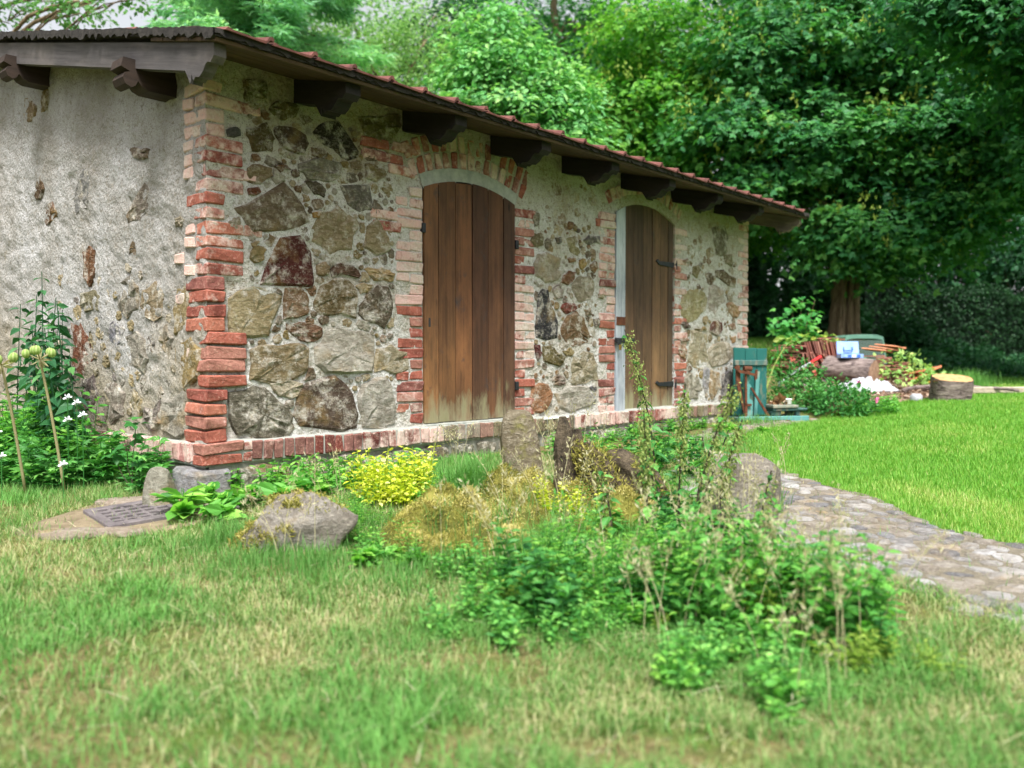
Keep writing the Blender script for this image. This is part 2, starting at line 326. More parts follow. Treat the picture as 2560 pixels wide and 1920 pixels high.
FRONT_STONES=[
((95, 50, 45),[(0.489,1.257),(0.63,1.28),(0.682,1.229),(0.72,1.183),(0.733,0.996),(0.721,0.973),(0.36,0.948),(0.355,0.971),(0.388,1.067),(0.416,1.117),(0.46,1.197)]),
((150, 137, 105),[(0.152,0.856),(0.265,0.923),(0.35,0.933),(0.496,0.884),(0.479,0.826),(0.44,0.728),(0.401,0.642),(0.2,0.63),(0.155,0.655),(0.151,0.746)]),
((130, 105, 80),[(0.525,0.939),(0.65,0.956),(0.691,0.915),(0.702,0.836),(0.69,0.786),(0.523,0.751),(0.513,0.837)]),
((120, 105, 75),[(0.793,0.97),(0.916,1.029),(1.017,1.021),(1.081,0.958),(1.093,0.885),(1.073,0.781),(0.84,0.787),(0.737,0.828),(0.756,0.888)]),
((95, 85, 70),[(1.186,0.964),(1.268,1.006),(1.364,0.996),(1.399,0.912),(1.391,0.814),(1.321,0.715),(1.198,0.753),(1.112,0.803),(1.119,0.855)]),
((120, 90, 70),[(0.534,0.722),(0.637,0.73),(0.803,0.7),(0.796,0.64),(0.742,0.609),(0.636,0.612),(0.567,0.655)]),
((135, 120, 90),[(0.282,0.55),(0.477,0.581),(0.624,0.602),(0.694,0.569),(0.687,0.469),(0.663,0.4),(0.323,0.367),(0.286,0.377)]),
((172, 166, 155),[(0.753,0.569),(0.839,0.671),(0.951,0.704),(1.118,0.688),(1.238,0.638),(1.23,0.468),(1.196,0.409),(0.974,0.402),(0.825,0.413),(0.753,0.469)]),
((160, 150, 125),[(1.258,0.564),(1.39,0.597),(1.534,0.544),(1.548,0.433),(1.403,0.391),(1.237,0.404)]),
((108, 103, 90),[(0.151,0.287),(0.301,0.335),(0.376,0.309),(0.474,0.229),(0.574,0.147),(0.579,0.059),(0.517,0.004),(0.32,0.013),(0.194,0.054),(0.152,0.131)]),
((95, 80, 70),[(0.622,0.293),(0.704,0.34),(0.899,0.387),(0.999,0.324),(1.05,0.26),(1.088,0.133),(1.075,0.04),(0.946,0.016),(0.822,0.044),(0.632,0.08),(0.592,0.137)]),
((162, 157, 147),[(1.129,0.321),(1.264,0.371),(1.389,0.326),(1.417,0.216),(1.416,0.052),(1.303,0.015),(1.141,0.036),(1.095,0.164)]),
((168, 158, 138),[(0.409,0.346),(0.565,0.368),(0.657,0.341),(0.633,0.302),(0.564,0.246),(0.474,0.268)]),
((120, 105, 85),[(0.19,1.396),(0.262,1.433),(0.412,1.529),(0.522,1.593),(0.589,1.555),(0.658,1.477),(0.71,1.385),(0.633,1.337),(0.52,1.305),(0.303,1.271),(0.241,1.338)]),
((118, 113, 103),[(0.954,1.644),(1.194,1.685),(1.227,1.585),(1.22,1.521),(1.114,1.486),(1.011,1.534)]),
((84, 70, 56),[(0.453,1.923),(0.525,1.947),(0.685,1.921),(0.708,1.876),(0.672,1.796),(0.524,1.813),(0.469,1.869)]),
((56, 50, 42),[(0.738,1.951),(0.865,2.05),(0.939,2.071),(1.11,1.9),(1.077,1.842),(0.962,1.833),(0.827,1.888)]),
((92, 92, 87),[(0.135,1.85),(0.185,1.874),(0.22,1.867),(0.225,1.831),(0.184,1.81),(0.139,1.81)]),
((135, 118, 88),[(0.275,1.647),(0.349,1.683),(0.435,1.674),(0.445,1.628),(0.358,1.568),(0.274,1.564)]),
((112, 68, 48),[(0.274,1.527),(0.348,1.543),(0.358,1.512),(0.305,1.485),(0.273,1.49)]),
((135, 130, 115),[(0.637,1.737),(0.949,1.79),(0.961,1.711),(0.862,1.655),(0.706,1.65),(0.636,1.688)]),
((92, 82, 67),[(0.682,1.627),(0.765,1.645),(0.837,1.601),(0.824,1.549),(0.752,1.559)]),
((140, 124, 88),[(1.168,1.827),(1.317,1.82),(1.351,1.783),(1.262,1.716),(1.168,1.733)]),
((118, 96, 60),[(0.725,1.85),(0.803,1.864),(0.857,1.834),(0.802,1.795),(0.731,1.802)]),
((152, 137, 107),[(0.811,1.448),(0.935,1.504),(1.036,1.456),(1.113,1.403),(1.047,1.23),(0.87,1.193),(0.726,1.259),(0.715,1.307)]),
((147, 132, 102),[(1.179,1.4),(1.26,1.462),(1.328,1.407),(1.383,1.262),(1.259,1.209),(1.152,1.261)]),
((100, 75, 60),[(0.873,1.087),(0.954,1.134),(1.056,1.122),(1.121,1.064),(1.107,1.043),(0.979,1.064),(0.891,1.037)]),
((180, 155, 112),[(1.161,1.109),(1.309,1.132),(1.421,1.097),(1.407,1.042),(1.241,1.036)]),
((130, 120, 85),[(0.288,1.152),(0.341,1.19),(0.395,1.172),(0.373,1.104),(0.309,1.08),(0.277,1.105)]),
((150, 130, 100),[(0.764,1.108),(0.83,1.133),(0.867,1.106),(0.854,1.055),(0.781,1.039)]),
((165, 145, 105),[(1.081,0.989),(1.147,1.019),(1.227,1.009),(1.213,0.966),(1.12,0.939)]),
((150, 135, 110),[(0.146,1.312),(0.207,1.347),(0.228,1.312),(0.196,1.272),(0.151,1.281)]),
((112, 78, 48),[(0.457,1.687),(0.546,1.712),(0.574,1.687),(0.501,1.656)]),
((120, 95, 70),[(0.601,1.585),(0.647,1.602),(0.647,1.553),(0.612,1.558)]),
((170, 140, 85),[(0.658,1.545),(0.705,1.542),(0.716,1.514),(0.67,1.498)]),
((125, 105, 80),[(0.734,1.517),(0.812,1.532),(0.824,1.489),(0.752,1.46)]),
((165, 130, 75),[(0.734,1.438),(0.799,1.456),(0.787,1.415),(0.739,1.409)]),
((110, 102, 76),[(0.254,2.167),(0.396,2.192),(0.406,2.092),(0.258,2.04)]),
((102, 90, 58),[(0.267,1.876),(0.405,1.941),(0.458,1.858),(0.436,1.778),(0.307,1.755)]),
((120, 110, 76),[(1.105,2.126),(1.473,2.225),(1.487,2.13),(1.401,2.006),(1.17,2.015)]),
((115, 106, 74),[(0.482,2.099),(0.64,2.096),(0.616,2.023),(0.503,1.981),(0.416,2.019)]),
((166, 156, 136),[(2.955,1.304),(3.001,1.379),(3.112,1.407),(3.304,1.37),(3.334,1.276),(3.266,1.186),(3.094,1.15),(2.965,1.2)]),
((60, 60, 65),[(3.001,1.038),(3.057,1.089),(3.132,1.081),(3.16,0.975),(3.228,0.906),(3.266,0.823),(3.247,0.69),(3.095,0.663),(2.984,0.685),(2.965,0.778),(2.983,0.92)]),
((157, 147, 127),[(3.474,1.163),(3.586,1.245),(3.733,1.244),(3.808,1.185),(3.776,1.082),(3.67,1.025),(3.535,1.019),(3.494,1.091)]),
((125, 68, 58),[(3.305,0.946),(3.384,0.992),(3.505,0.992),(3.529,0.944),(3.444,0.909),(3.364,0.894)]),
((122, 97, 70),[(3.315,0.789),(3.404,0.877),(3.525,0.919),(3.629,0.873),(3.692,0.774),(3.778,0.694),(3.757,0.636),(3.588,0.622),(3.385,0.644),(3.316,0.703)]),
((92, 46, 46),[(2.947,0.614),(3.02,0.62),(3.048,0.544),(2.993,0.484),(2.965,0.543)]),
((106, 96, 60),[(3.058,0.603),(3.171,0.616),(3.248,0.569),(3.365,0.521),(3.346,0.46),(3.248,0.442),(3.077,0.484)]),
((152, 137, 97),[(3.336,0.57),(3.445,0.601),(3.496,0.571),(3.466,0.527),(3.385,0.521)]),
((156, 146, 121),[(3.476,0.521),(3.63,0.572),(3.778,0.547),(3.844,0.445),(3.866,0.316),(3.673,0.282),(3.528,0.266),(3.436,0.311),(3.446,0.422)]),
((105, 85, 75),[(3.171,0.316),(3.248,0.357),(3.346,0.35),(3.396,0.3),(3.327,0.27),(3.21,0.273)]),
((152, 112, 82),[(2.911,0.262),(3.002,0.295),(3.133,0.281),(3.191,0.207),(3.153,0.112),(3.04,0.045),(2.93,0.062),(2.902,0.157)]),
((168, 163, 153),[(3.22,0.206),(3.386,0.263),(3.716,0.243),(3.802,0.112),(3.632,0.068),(3.288,0.082)]),
((172, 147, 97),[(3.575,1.381),(3.658,1.401),(3.669,1.339),(3.606,1.297),(3.575,1.332)]),
((132, 102, 67),[(3.732,1.357),(3.818,1.39),(3.85,1.329),(3.797,1.28),(3.743,1.307)]),
((127, 92, 67),[(3.344,1.228),(3.423,1.276),(3.514,1.271),(3.494,1.214),(3.403,1.146),(3.314,1.165)]),
((142, 132, 122),[(3.189,1.085),(3.266,1.138),(3.334,1.106),(3.325,1.032),(3.247,1.016)]),
((152, 142, 107),[(3.382,1.554),(3.482,1.576),(3.503,1.498),(3.585,1.457),(3.544,1.416),(3.443,1.443),(3.402,1.489)]),
((137, 127, 97),[(2.901,1.485),(2.955,1.549),(3.056,1.56),(3.056,1.46),(2.964,1.439)]),
((117, 112, 107),[(3.626,1.56),(3.71,1.619),(3.882,1.625),(3.882,1.561),(3.774,1.55)]),
((122, 117, 97),[(2.928,1.709),(3.019,1.72),(3.01,1.626),(2.946,1.601)]),
((75, 65, 55),[(3.777,0.866),(3.864,0.875),(3.864,0.805),(3.799,0.796)]),
((110, 110, 115),[(3.737,0.242),(3.801,0.26),(3.845,0.227),(3.78,0.203)]),
((142, 142, 142),[(3.684,0.18),(3.78,0.177),(3.824,0.112),(3.759,0.088)]),
((142, 112, 82),[(3.403,1.379),(3.503,1.394),(3.524,1.365),(3.423,1.344)]),
((142, 127, 107),[(3.628,0.948),(3.734,0.965),(3.755,0.903),(3.671,0.887)]),
((90, 90, 92),[(3.226,1.543),(3.294,1.556),(3.304,1.503),(3.246,1.497)]),
((155, 135, 95),[(3.862,1.099),(3.939,1.104),(3.929,1.052),(3.863,1.061)]),
((120, 115, 95),[(5.986,1.939),(6.275,1.98),(6.359,1.871),(6.312,1.693),(6.085,1.672),(6.02,1.789)]),
((112, 97, 77),[(6.071,1.486),(6.249,1.507),(6.552,1.427),(6.537,1.33),(6.284,1.361),(6.088,1.41)]),
((176, 166, 156),[(5.917,1.275),(6.09,1.309),(6.252,1.265),(6.287,1.141),(6.125,1.086),(6.062,0.99),(5.951,1.001),(5.919,1.122)]),
((170, 135, 105),[(6.337,1.127),(6.454,1.157),(6.661,1.111),(6.68,1.047),(6.577,0.978),(6.389,1.035)]),
((172, 162, 122),[(5.353,1.167),(5.51,1.235),(5.748,1.242),(5.872,1.15),(5.842,1.027),(5.662,0.93),(5.341,0.962),(5.311,1.077)]),
((92, 50, 40),[(5.953,0.878),(6.127,0.93),(6.225,0.918),(6.226,0.824),(6.097,0.758),(5.954,0.802)]),
((97, 82, 77),[(5.299,0.873),(5.456,0.893),(5.515,0.835),(5.399,0.817)]),
((166, 156, 131),[(5.545,0.792),(5.754,0.797),(5.847,0.662),(5.911,0.525),(5.912,0.432),(5.578,0.427),(5.49,0.494),(5.517,0.643)]),
((172, 162, 142),[(5.925,0.601),(6.131,0.681),(6.394,0.669),(6.531,0.574),(6.33,0.462),(6.007,0.417)]),
((152, 122, 92),[(5.26,0.596),(5.316,0.655),(5.445,0.612),(5.46,0.524),(5.303,0.523)]),
((150, 150, 155),[(5.82,0.402),(5.944,0.394),(5.931,0.217),(5.87,0.126),(5.791,0.22)]),
((157, 137, 107),[(5.975,0.386),(6.168,0.353),(6.186,0.211),(6.106,0.119),(6.012,0.045),(5.947,0.124)]),
((97, 94, 97),[(6.266,0.336),(6.501,0.349),(6.486,0.205),(6.369,0.096),(6.221,0.069),(6.235,0.21)]),
((147, 142, 127),[(5.377,0.288),(5.699,0.283),(5.792,0.159),(5.702,0.071),(5.407,0.096)]),
((152, 127, 102),[(5.335,1.53),(5.449,1.562),(5.507,1.53),(5.392,1.491)]),
((147, 137, 102),[(5.566,1.476),(5.684,1.515),(5.745,1.46),(5.656,1.364),(5.552,1.401)]),
((152, 122, 102),[(6.374,0.891),(6.509,0.911),(6.544,0.84),(6.425,0.829)]),
((162, 127, 87),[(6.443,0.75),(6.546,0.768),(6.547,0.703),(6.461,0.686)]),
((162, 142, 97),[(5.603,0.823),(5.814,0.859),(5.876,0.823),(5.693,0.803)]),
((142, 117, 97),[(5.287,0.713),(5.444,0.73),(5.487,0.694),(5.316,0.677)]),
((132, 122, 97),[(6.246,1.687),(6.446,1.69),(6.482,1.581),(6.281,1.58)]),
((167, 157, 142),[(6.462,0.638),(6.669,0.64),(6.671,0.526),(6.532,0.526)]),
]
GABLE_STONES=[
((95, 75, 55),[(2.619,1.796),(2.552,1.894),(2.473,1.895),(2.416,1.805),(2.48,1.743),(2.574,1.743)]),
((95, 65, 45),[(2.425,1.571),(2.345,1.668),(2.24,1.678),(2.155,1.599),(2.231,1.539),(2.381,1.525)]),
((130, 130, 130),[(1.844,1.652),(1.773,1.764),(1.613,1.818),(1.59,1.739),(1.648,1.574),(1.835,1.541)]),
((128, 118, 108),[(0.999,1.437),(0.907,1.526),(0.765,1.607),(0.703,1.55),(0.737,1.457),(0.824,1.398),(0.977,1.394)]),
((125, 110, 95),[(0.953,1.857),(0.833,1.852),(0.706,1.822),(0.728,1.777),(0.835,1.789)]),
((130, 110, 80),[(2.765,2.542),(2.684,2.537),(2.529,2.447),(2.563,2.383),(2.756,2.371),(2.802,2.44)]),
((125, 110, 70),[(2.434,2.487),(2.34,2.561),(2.298,2.483),(2.346,2.4),(2.444,2.396)]),
((115, 80, 55),[(1.711,1.248),(1.606,1.277),(1.543,1.245),(1.534,1.115),(1.614,1.023),(1.69,1.082)]),
((128, 122, 97),[(1.747,0.964),(1.564,0.977),(1.465,0.929),(1.467,0.843),(1.672,0.84),(1.763,0.888)]),
((122, 122, 130),[(1.323,0.722),(1.226,0.751),(1.088,0.695),(1.113,0.634),(1.184,0.583),(1.278,0.637)]),
((115, 70, 50),[(1.918,0.737),(1.782,0.745),(1.679,0.643),(1.603,0.577),(1.579,0.511),(1.74,0.39),(1.847,0.434),(1.928,0.467)]),
((137, 132, 122),[(1.044,0.633),(0.909,0.661),(0.78,0.609),(0.74,0.51),(0.807,0.42),(0.981,0.47)]),
((142, 127, 92),[(0.348,0.912),(0.252,0.935),(0.208,0.859),(0.257,0.713),(0.373,0.66),(0.389,0.801)]),
((98, 88, 86),[(1.742,0.346),(1.584,0.381),(1.511,0.252),(1.591,0.152),(1.775,0.156),(1.798,0.267)]),
((152, 147, 137),[(0.541,0.23),(0.304,0.284),(0.175,0.233),(0.159,0.104),(0.368,0.028),(0.545,0.065)]),
((142, 127, 102),[(0.793,0.936),(0.645,0.967),(0.524,0.902),(0.568,0.78),(0.755,0.766),(0.838,0.849)]),
((127, 122, 112),[(1.125,0.995),(0.965,1.036),(0.857,0.959),(0.882,0.831),(1.04,0.776),(1.153,0.862)]),
((152, 132, 88),[(0.355,0.584),(0.185,0.619),(0.078,0.545),(0.099,0.399),(0.266,0.323),(0.377,0.453)]),
((142, 132, 122),[(1.46,0.296),(1.239,0.333),(1.1,0.263),(1.127,0.128),(1.344,0.044),(1.465,0.124)]),
((115, 100, 80),[(0.959,1.242),(0.892,1.266),(0.861,1.213),(0.895,1.176),(0.983,1.193)]),
((130, 120, 100),[(0.357,1.347),(0.281,1.362),(0.234,1.334),(0.282,1.293),(0.348,1.304)]),
((137, 127, 122),[(0.791,0.192),(0.602,0.228),(0.584,0.102),(0.71,0.047),(0.815,0.091)]),
((152, 147, 137),[(0.611,0.665),(0.489,0.7),(0.412,0.623),(0.454,0.509),(0.594,0.529)]),
]
# ------------------------------------------------------------------ ground
def dist_poly(x, y, pts):
    x = np.asarray(x, float); y = np.asarray(y, float); best = np.full(x.shape, 1e9); side = np.zeros(x.shape); tt = np.zeros(x.shape); acc = 0
    for (x0, y0), (x1, y1) in zip(pts[:-1], pts[1:]):
        dx, dy = x1-x0, y1-y0; L = math.hypot(dx, dy); t = np.clip(((x-x0)*dx+(y-y0)*dy)/L**2, 0, 1)
        d = np.hypot(x-x0-t*dx, y-y0-t*dy); cr = (x-x0)*dy-(y-y0)*dx
        k = d < best; best = np.where(k, d, best); side = np.where(k, np.sign(cr), side); tt = np.where(k, acc+t*L, tt); acc += L
    return best, side, tt
PATH = [(1.3, -5.4), (1.42, -4.4), (1.5, -3.86), (1.68, -3.24), (2.05, -2.62), (2.95, -1.75), (3.7, -1.05), (5.2, -.62), (7.2, -.66)]
PATH_W = [(0, .56), (2.0, .52), (3.0, .46), (3.8, .34), (4.6, .24), (5.5, .16), (7, .13), (9, .12)]
def on_path(x, y, m=0.0):
    d, s, t = dist_poly(x, y, PATH); return d < _ip(t, PATH_W)+m
def is_lawn(x, y):
    d, s, t = dist_poly(x, y, PATH); S_, L_ = to_sl(x, y)
    wv = .12*fbm(np.asarray(x)*2.2, np.asarray(y)*2.2, 3)
    return (s > 0) & (d > _ip(t, PATH_W)-.04+wv) & (S_ > 2.2)
BARK_C = (9.7, -.62)
def in_bark(x, y):
    S_, L_ = to_sl(x, y); return (((S_-12.0)/1.1)**2+((L_-5.25)/1.25)**2+.5*fbm(np.asarray(x)*1.7, np.asarray(y)*1.7, 3)) < 1
def in_shed(x, y, m=.06): return (np.asarray(x) > -m) & (np.asarray(x) < 6.85+m) & (np.asarray(y) > -m) & (np.asarray(y) < 7+m)
def in_yard(x, y):      # bare trodden strip round the drain
    x = np.asarray(x); y = np.asarray(y); return (((x+.42)/.62)**2+((y+.16)/.36)**2)+1.6*fbm(x*5, y*5, 3) < .85
gs = np.concatenate([np.arange(-5, 1.2, .5), np.arange(1.2, 14, .10), 14*1.035**np.arange(0, 64)])
gl = np.concatenate([-9*1.12**np.arange(22, 0, -1), np.arange(-9, 9.01, .11), 9*1.12**np.arange(1, 23)])
SS, LL = np.meshgrid(gs, gl, indexing='ij'); GX = CAM[0]+SS*VH[0]+LL*RH[0]; GY = CAM[1]+SS*VH[1]+LL*RH[1]
GZ = ground(GX, GY) + .012*fbm(GX*9, GY*9, 3)
nr, nc = SS.shape; ii = (np.arange(nr-1)[:, None]*nc+np.arange(nc-1)[None]).ravel()
g = Geo(); g.add(np.stack([GX, GY, GZ], -1).reshape(-1, 3), np.stack([ii, ii+1, ii+nc+1, ii+nc], -1), (is_lawn(GX, GY) & ~in_bark(GX, GY)).ravel().astype(float))
def m_ground():
    n = N('earth_and_turf'); p = n.pos(); a = n.noise(p, 2.2, 8, .7); b = n.noise(p, 40, 6, .7); e = n.noise(p, 7, 5, .6)
    soil = n.ramp(b, [(.3, lin((86, 74, 52))), (.55, lin((128, 112, 78))), (.75, lin((164, 150, 108)))])
    grass = n.ramp(b, [(.3, lin((54, 74, 30))), (.7, lin((104, 128, 58)))])
    c = n.mix(n.ramp(a, [(.40, 0.0), (.56, .8)]), grass, soil)
    lawn = n.ramp(n.noise(p, 30, 6, .7), [(.3, lin((60, 98, 34))), (.7, lin((100, 142, 54)))])
    lawn = n.mix(n.ramp(e, [(.56, 0.0), (.72, .5)]), lawn, lin((150, 160, 80)))
    c = n.mix(n.attr(), c, lawn)
    return n.done(c, .95, n.bump(n.math('ADD', b, a), .8, .03), .1)
obj('ground', g.mesh('ground', True), m_ground(), kind='structure')

# path bed and cobbles
def strip(pts, wfun, dz, step=.06, nw=14):
    P = np.array(pts, float); seg = np.hypot(*np.diff(P, axis=0).T); acc = np.concatenate([[0], np.cumsum(seg)]); t = np.arange(0, acc[-1], step)
    cx = np.interp(t, acc, P[:, 0]); cy = np.interp(t, acc, P[:, 1])
    k = np.ones(15)/15; cx = np.convolve(np.pad(cx, 7, 'edge'), k, 'valid'); cy = np.convolve(np.pad(cy, 7, 'edge'), k, 'valid')
    tx = np.gradient(cx); ty = np.gradient(cy); L = np.hypot(tx, ty); nx, ny = -ty/L, tx/L
    u = np.linspace(-1, 1, nw); wv = wfun(t)[:, None]*(1+.1*np.sin(t*5.1)[:, None])
    X = cx[:, None]+nx[:, None]*u*wv; Y = cy[:, None]+ny[:, None]*u*wv
    return X, Y
X, Y = strip(PATH, lambda t: _ip(t, PATH_W)+.05, .0)
Z = ground(X, Y)+.016+.012*fbm(X*9, Y*9, 3); Z[:, 0] -= .04; Z[:, -1] -= .04
r_, c_ = X.shape; ii = (np.arange(r_-1)[:, None]*c_+np.arange(c_-1)[None]).ravel()
g = Geo(); g.add(np.stack([X, Y, Z], -1).reshape(-1, 3), np.stack([ii, ii+c_, ii+c_+1, ii+1], -1), .5)
path = obj('path', g.mesh('path', True), m_flat('path_grit', (84, 78, 66), (132, 124, 108), 40, .95, .8, .012), kind='structure')
def blob_mesh(rng, n=9, h=.35, top=.62, name='cobble'):   # flat-topped irregular stone, unit size, base below 0
    an = np.sort((np.arange(n)+rng.random(n)*.55)*2*np.pi/n); r = .8+.35*rng.random(n)
    ring = np.stack([np.cos(an)*r, np.sin(an)*r], -1)
    V = [np.c_[ring, np.full(n, -.5)], np.c_[ring, np.full(n, h*.45)], np.c_[ring*top, h*(.85+.25*rng.random(n))], np.array([[0, 0, h*1.0]])]
    g = Geo(); i = np.arange(n); j = (i+1) % n
    Vv = np.concatenate(V); g.add(Vv, np.concatenate([np.stack([i, j, j+n, i+n], -1), np.stack([i+n, j+n, j+2*n, i+2*n], -1)]), .5)
    g.f.append(np.stack([i+2*n, j+2*n, np.full(n, 3*n)], -1)); return g.mesh(name, True)
rng = np.random.default_rng(11)
COB = [blob_mesh(rng) for _ in range(9)]
for me in COB: me.materials.append(M['stone'])
cob = []
P = np.array(PATH, float); acc = np.concatenate([[0], np.cumsum(np.hypot(*np.diff(P, axis=0).T))])
t = 0.55; row = 0
while t < acc[-1]-.1:
    cx, cy = np.interp(t, acc, P[:, 0]), np.interp(t, acc, P[:, 1]); dx, dy = np.interp(t+.1, acc, P[:, 0])-cx, np.interp(t+.1, acc, P[:, 1])-cy
    L = math.hypot(dx, dy); hw = float(_ip(t, PATH_W)); u = -hw+.05*(row % 2)
    while u < hw:
        a = .036+.042*rng.random(); cob.append((cx-dy/L*(u+a)+rng.normal(0, .01), cy+dx/L*(u+a)+rng.normal(0, .01), a, .036+.026*rng.random(), math.atan2(dx, -dy)+rng.normal(0, .25))); u += 2*a+.012
    t += .105; row += 1
def cob_args(x, y, a, b, th):
    k = rng.random(); base = np.array(lin([(190, 186, 182), (174, 172, 172), (144, 144, 148), (182, 174, 164), (200, 198, 198)][int(k*5)]))*(.75+.25*rng.random())
    return COB[int(rng.integers(9))], (x, y, float(ground(x, y))+.014+rng.normal(0, .003)), (rng.normal(0, .06), rng.normal(0, .06), th), (a*1.12, b*1.25, .024), (*base, 1)
for q in cob[:300]:
    me, lo, ro, sc, c = cob_args(*q); obj('cobble', me, None, path, lo, ro, sc, c)
g = Geo(); t9 = 0
for q in cob[300:]:
    me, lo, ro, sc, c = cob_args(*q); V = np.zeros(len(me.vertices)*3); me.vertices.foreach_get('co', V); V = V.reshape(-1, 3)*np.array(sc); V = V@np.array(Matrix.Rotation(ro[2], 3, 'Z')).T+np.array(lo)
    b_ = g.n; F = [list(p_.vertices) for p_ in me.polygons]; g.add(V, np.array([f for f in F if len(f) == 4])); g.f.append(np.array([f for f in F if len(f) == 3])+b_)
if g.v:
    o = obj('cobbles_beyond', g, M['stone'], path, color=(*lin((168, 158, 148)), 1)); o['kind'] = 'stuff'

# bark-strewn bare ground by the log
S2, L2 = np.meshgrid(np.linspace(10.7, 13.3, 50), np.linspace(3.7, 6.8, 60), indexing='ij'); X = CAM[0]+S2*VH[0]+L2*RH[0]; Y = CAM[1]+S2*VH[1]+L2*RH[1]
ok = in_bark(X, Y); Z = ground(X, Y)+np.where(ok, .022+.01*fbm(X*8, Y*8, 3), -.06)
r_, c_ = X.shape; ii = (np.arange(r_-1)[:, None]*c_+np.arange(c_-1)[None]).ravel()
g = Geo(); g.add(np.stack([X, Y, Z], -1).reshape(-1, 3), np.stack([ii, ii+1, ii+c_+1, ii+c_], -1), .5)
obj('bare_ground', g.mesh('bare_ground', True), m_flat('bark_litter', (104, 80, 64), (176, 148, 128), 26, .95, .9, .02), kind='structure')
q = rng.random((5000, 2)); X = 8.3+q[:, 0]*3.2; Y = -2.2+q[:, 1]*3.2; k = in_bark(X, Y); X, Y = X[k], Y[k]; n = len(X)
g = Geo(); TQ = (np.array([[-.5, -.2, 0], [.5, -.16, .05], [.45, .2, .02], [-.5, .16, .06]]), [[[0, 1, 2, 3]]])
scatter(g, TQ, np.c_[X, Y, ground(X, Y)+.03], frames(rng.normal(0, 1, (n, 3))*[1, 1, .2], rng.normal(0, .35, (n, 3))+[0, 0, 1]), .03+.06*rng.random(n), rng.random(n))
obj('bark_chips', g, leafmat('bark_chip', [(70, 52, 42), (128, 98, 78), (176, 150, 130), (206, 190, 176)], .9, .0, .1), kind='stuff', label='loose brown bark chips and splinters strewn on the bare ground', cat='bark')
# trodden soil round the drain
a = np.linspace(0, 2*np.pi, 41)[:-1]; g = Geo(); R = np.linspace(0, 1.12, 9)
XX = -.42+.62*np.outer(R, np.cos(a)*(1+.12*np.sin(3*a))); YY = -.16+.36*np.outer(R, np.sin(a)*(1+.1*np.cos(4*a))); ZZ = ground(XX, YY)+.009; ZZ[-1] -= .06
i = (np.arange(8)[:, None]*40+np.arange(40)[None]).ravel(); j = (np.arange(8)[:, None]*40+(np.arange(40)[None]+1) % 40).ravel()
g.add(np.stack([XX, YY, ZZ], -1).reshape(-1, 3), np.stack([i, i+40, j+40, j], -1), .5)
obj('trodden_soil', g.mesh('trodden_soil', True), M['soil'], kind='structure')

# ------------------------------------------------------------------ the outbuilding
LX, DY, PW = 6.85, 7.0, .04
RSL = .242                                                # roof slope
EAVE_Y, EAVE_Z = -.60, 2.165                               # underside line of the tiles at the eave
def roof_z(y): return EAVE_Z+RSL*(y-EAVE_Y) if y <= DY/2 else EAVE_Z+RSL*(DY-y-EAVE_Y)
D1 = (1.685, 2.70, .03, 1.765, .10); D2 = (4.12, 5.20, -.005, 1.90, .13)        # x0, x1, sill, springing, rise
shed = thing('stone_outbuilding', (0, 0, 0), 'low rubble stone outbuilding with red brick corners and tiled eave', 'outbuilding')
def arch_z(x, d):
    c = (d[0]+d[1])/2; h = (d[1]-d[0])/2; R = (h*h+d[4]**2)/(2*d[4]); return d[3]+d[4]-R+np.sqrt(np.maximum(R*R-(np.asarray(x)-c)**2, 0))
def arch_geo(d):
    c = (d[0]+d[1])/2; h = (d[1]-d[0])/2; R = (h*h+d[4]**2)/(2*d[4]); return c, d[3]+d[4]-R, R, math.asin(h/R)
# front wall face
xs = np.unique(np.round(np.concatenate([np.arange(0, LX, .024), [LX], D1[:2], D2[:2]]), 4)); zs = np.arange(-.02, 2.36, .024)
XX, ZZ = np.meshgrid(xs, zs, indexing='ij')
YY = -(.010*fbm(XX*3, ZZ*3, 4)+.016*fbm(XX*14+9, ZZ*14, 3)+.007*fbm(XX*40, ZZ*40, 2))
for d in (D1, D2):
    k = np.minimum(abs(XX-d[0]), abs(XX-d[1])) < .03; YY[k & (ZZ < d[3]+.1)] *= .3
k = (XX < .27) & (ZZ < .98); YY[k] += .016*np.clip((.27-XX[k])/.04, 0, 1)
nx, nz = XX.shape; ii, jj = np.meshgrid(np.arange(nx-1), np.arange(nz-1), indexing='ij')
cxm = (XX[:-1, :-1]+XX[1:, 1:])/2; czm = (ZZ[:-1, :-1]+ZZ[1:, 1:])/2
keep = np.ones(cxm.shape, bool)
for d in (D1, D2): keep &= ~((cxm > d[0]) & (cxm < d[1]) & (czm < arch_z(cxm, d)) & (czm > d[2]))
b = (ii*nz+jj)[keep]
g = Geo(); g.add(np.stack([XX, YY, ZZ], -1).reshape(-1, 3), np.stack([b, b+nz, b+nz+1, b+1], -1), .5)
for d in (D1, D2):                                         # reveals
    xa = np.linspace(d[0], d[1], 15); out = [(d[0], d[2])]+[(x, float(arch_z(x, d))) for x in xa]+[(d[1], d[2])]
    o = np.array(out); V = np.concatenate([np.c_[o[:, 0], np.full(len(o), -.004), o[:, 1]], np.c_[o[:, 0], np.full(len(o), .2), o[:, 1]]]); n = len(o); i = np.arange(n-1)
    g.add(V, np.stack([i, i+1, i+1+n, i+n], -1), .5)
    g.add([(d[0], .2, d[2]), (d[1], .2, d[2]), (d[1], .2, d[3]+d[4]), (d[0], .2, d[3]+d[4])], [[0, 1, 2, 3]], .5)
front = obj('front_wall', g.mesh('front_wall', True), M['mortar'], shed)
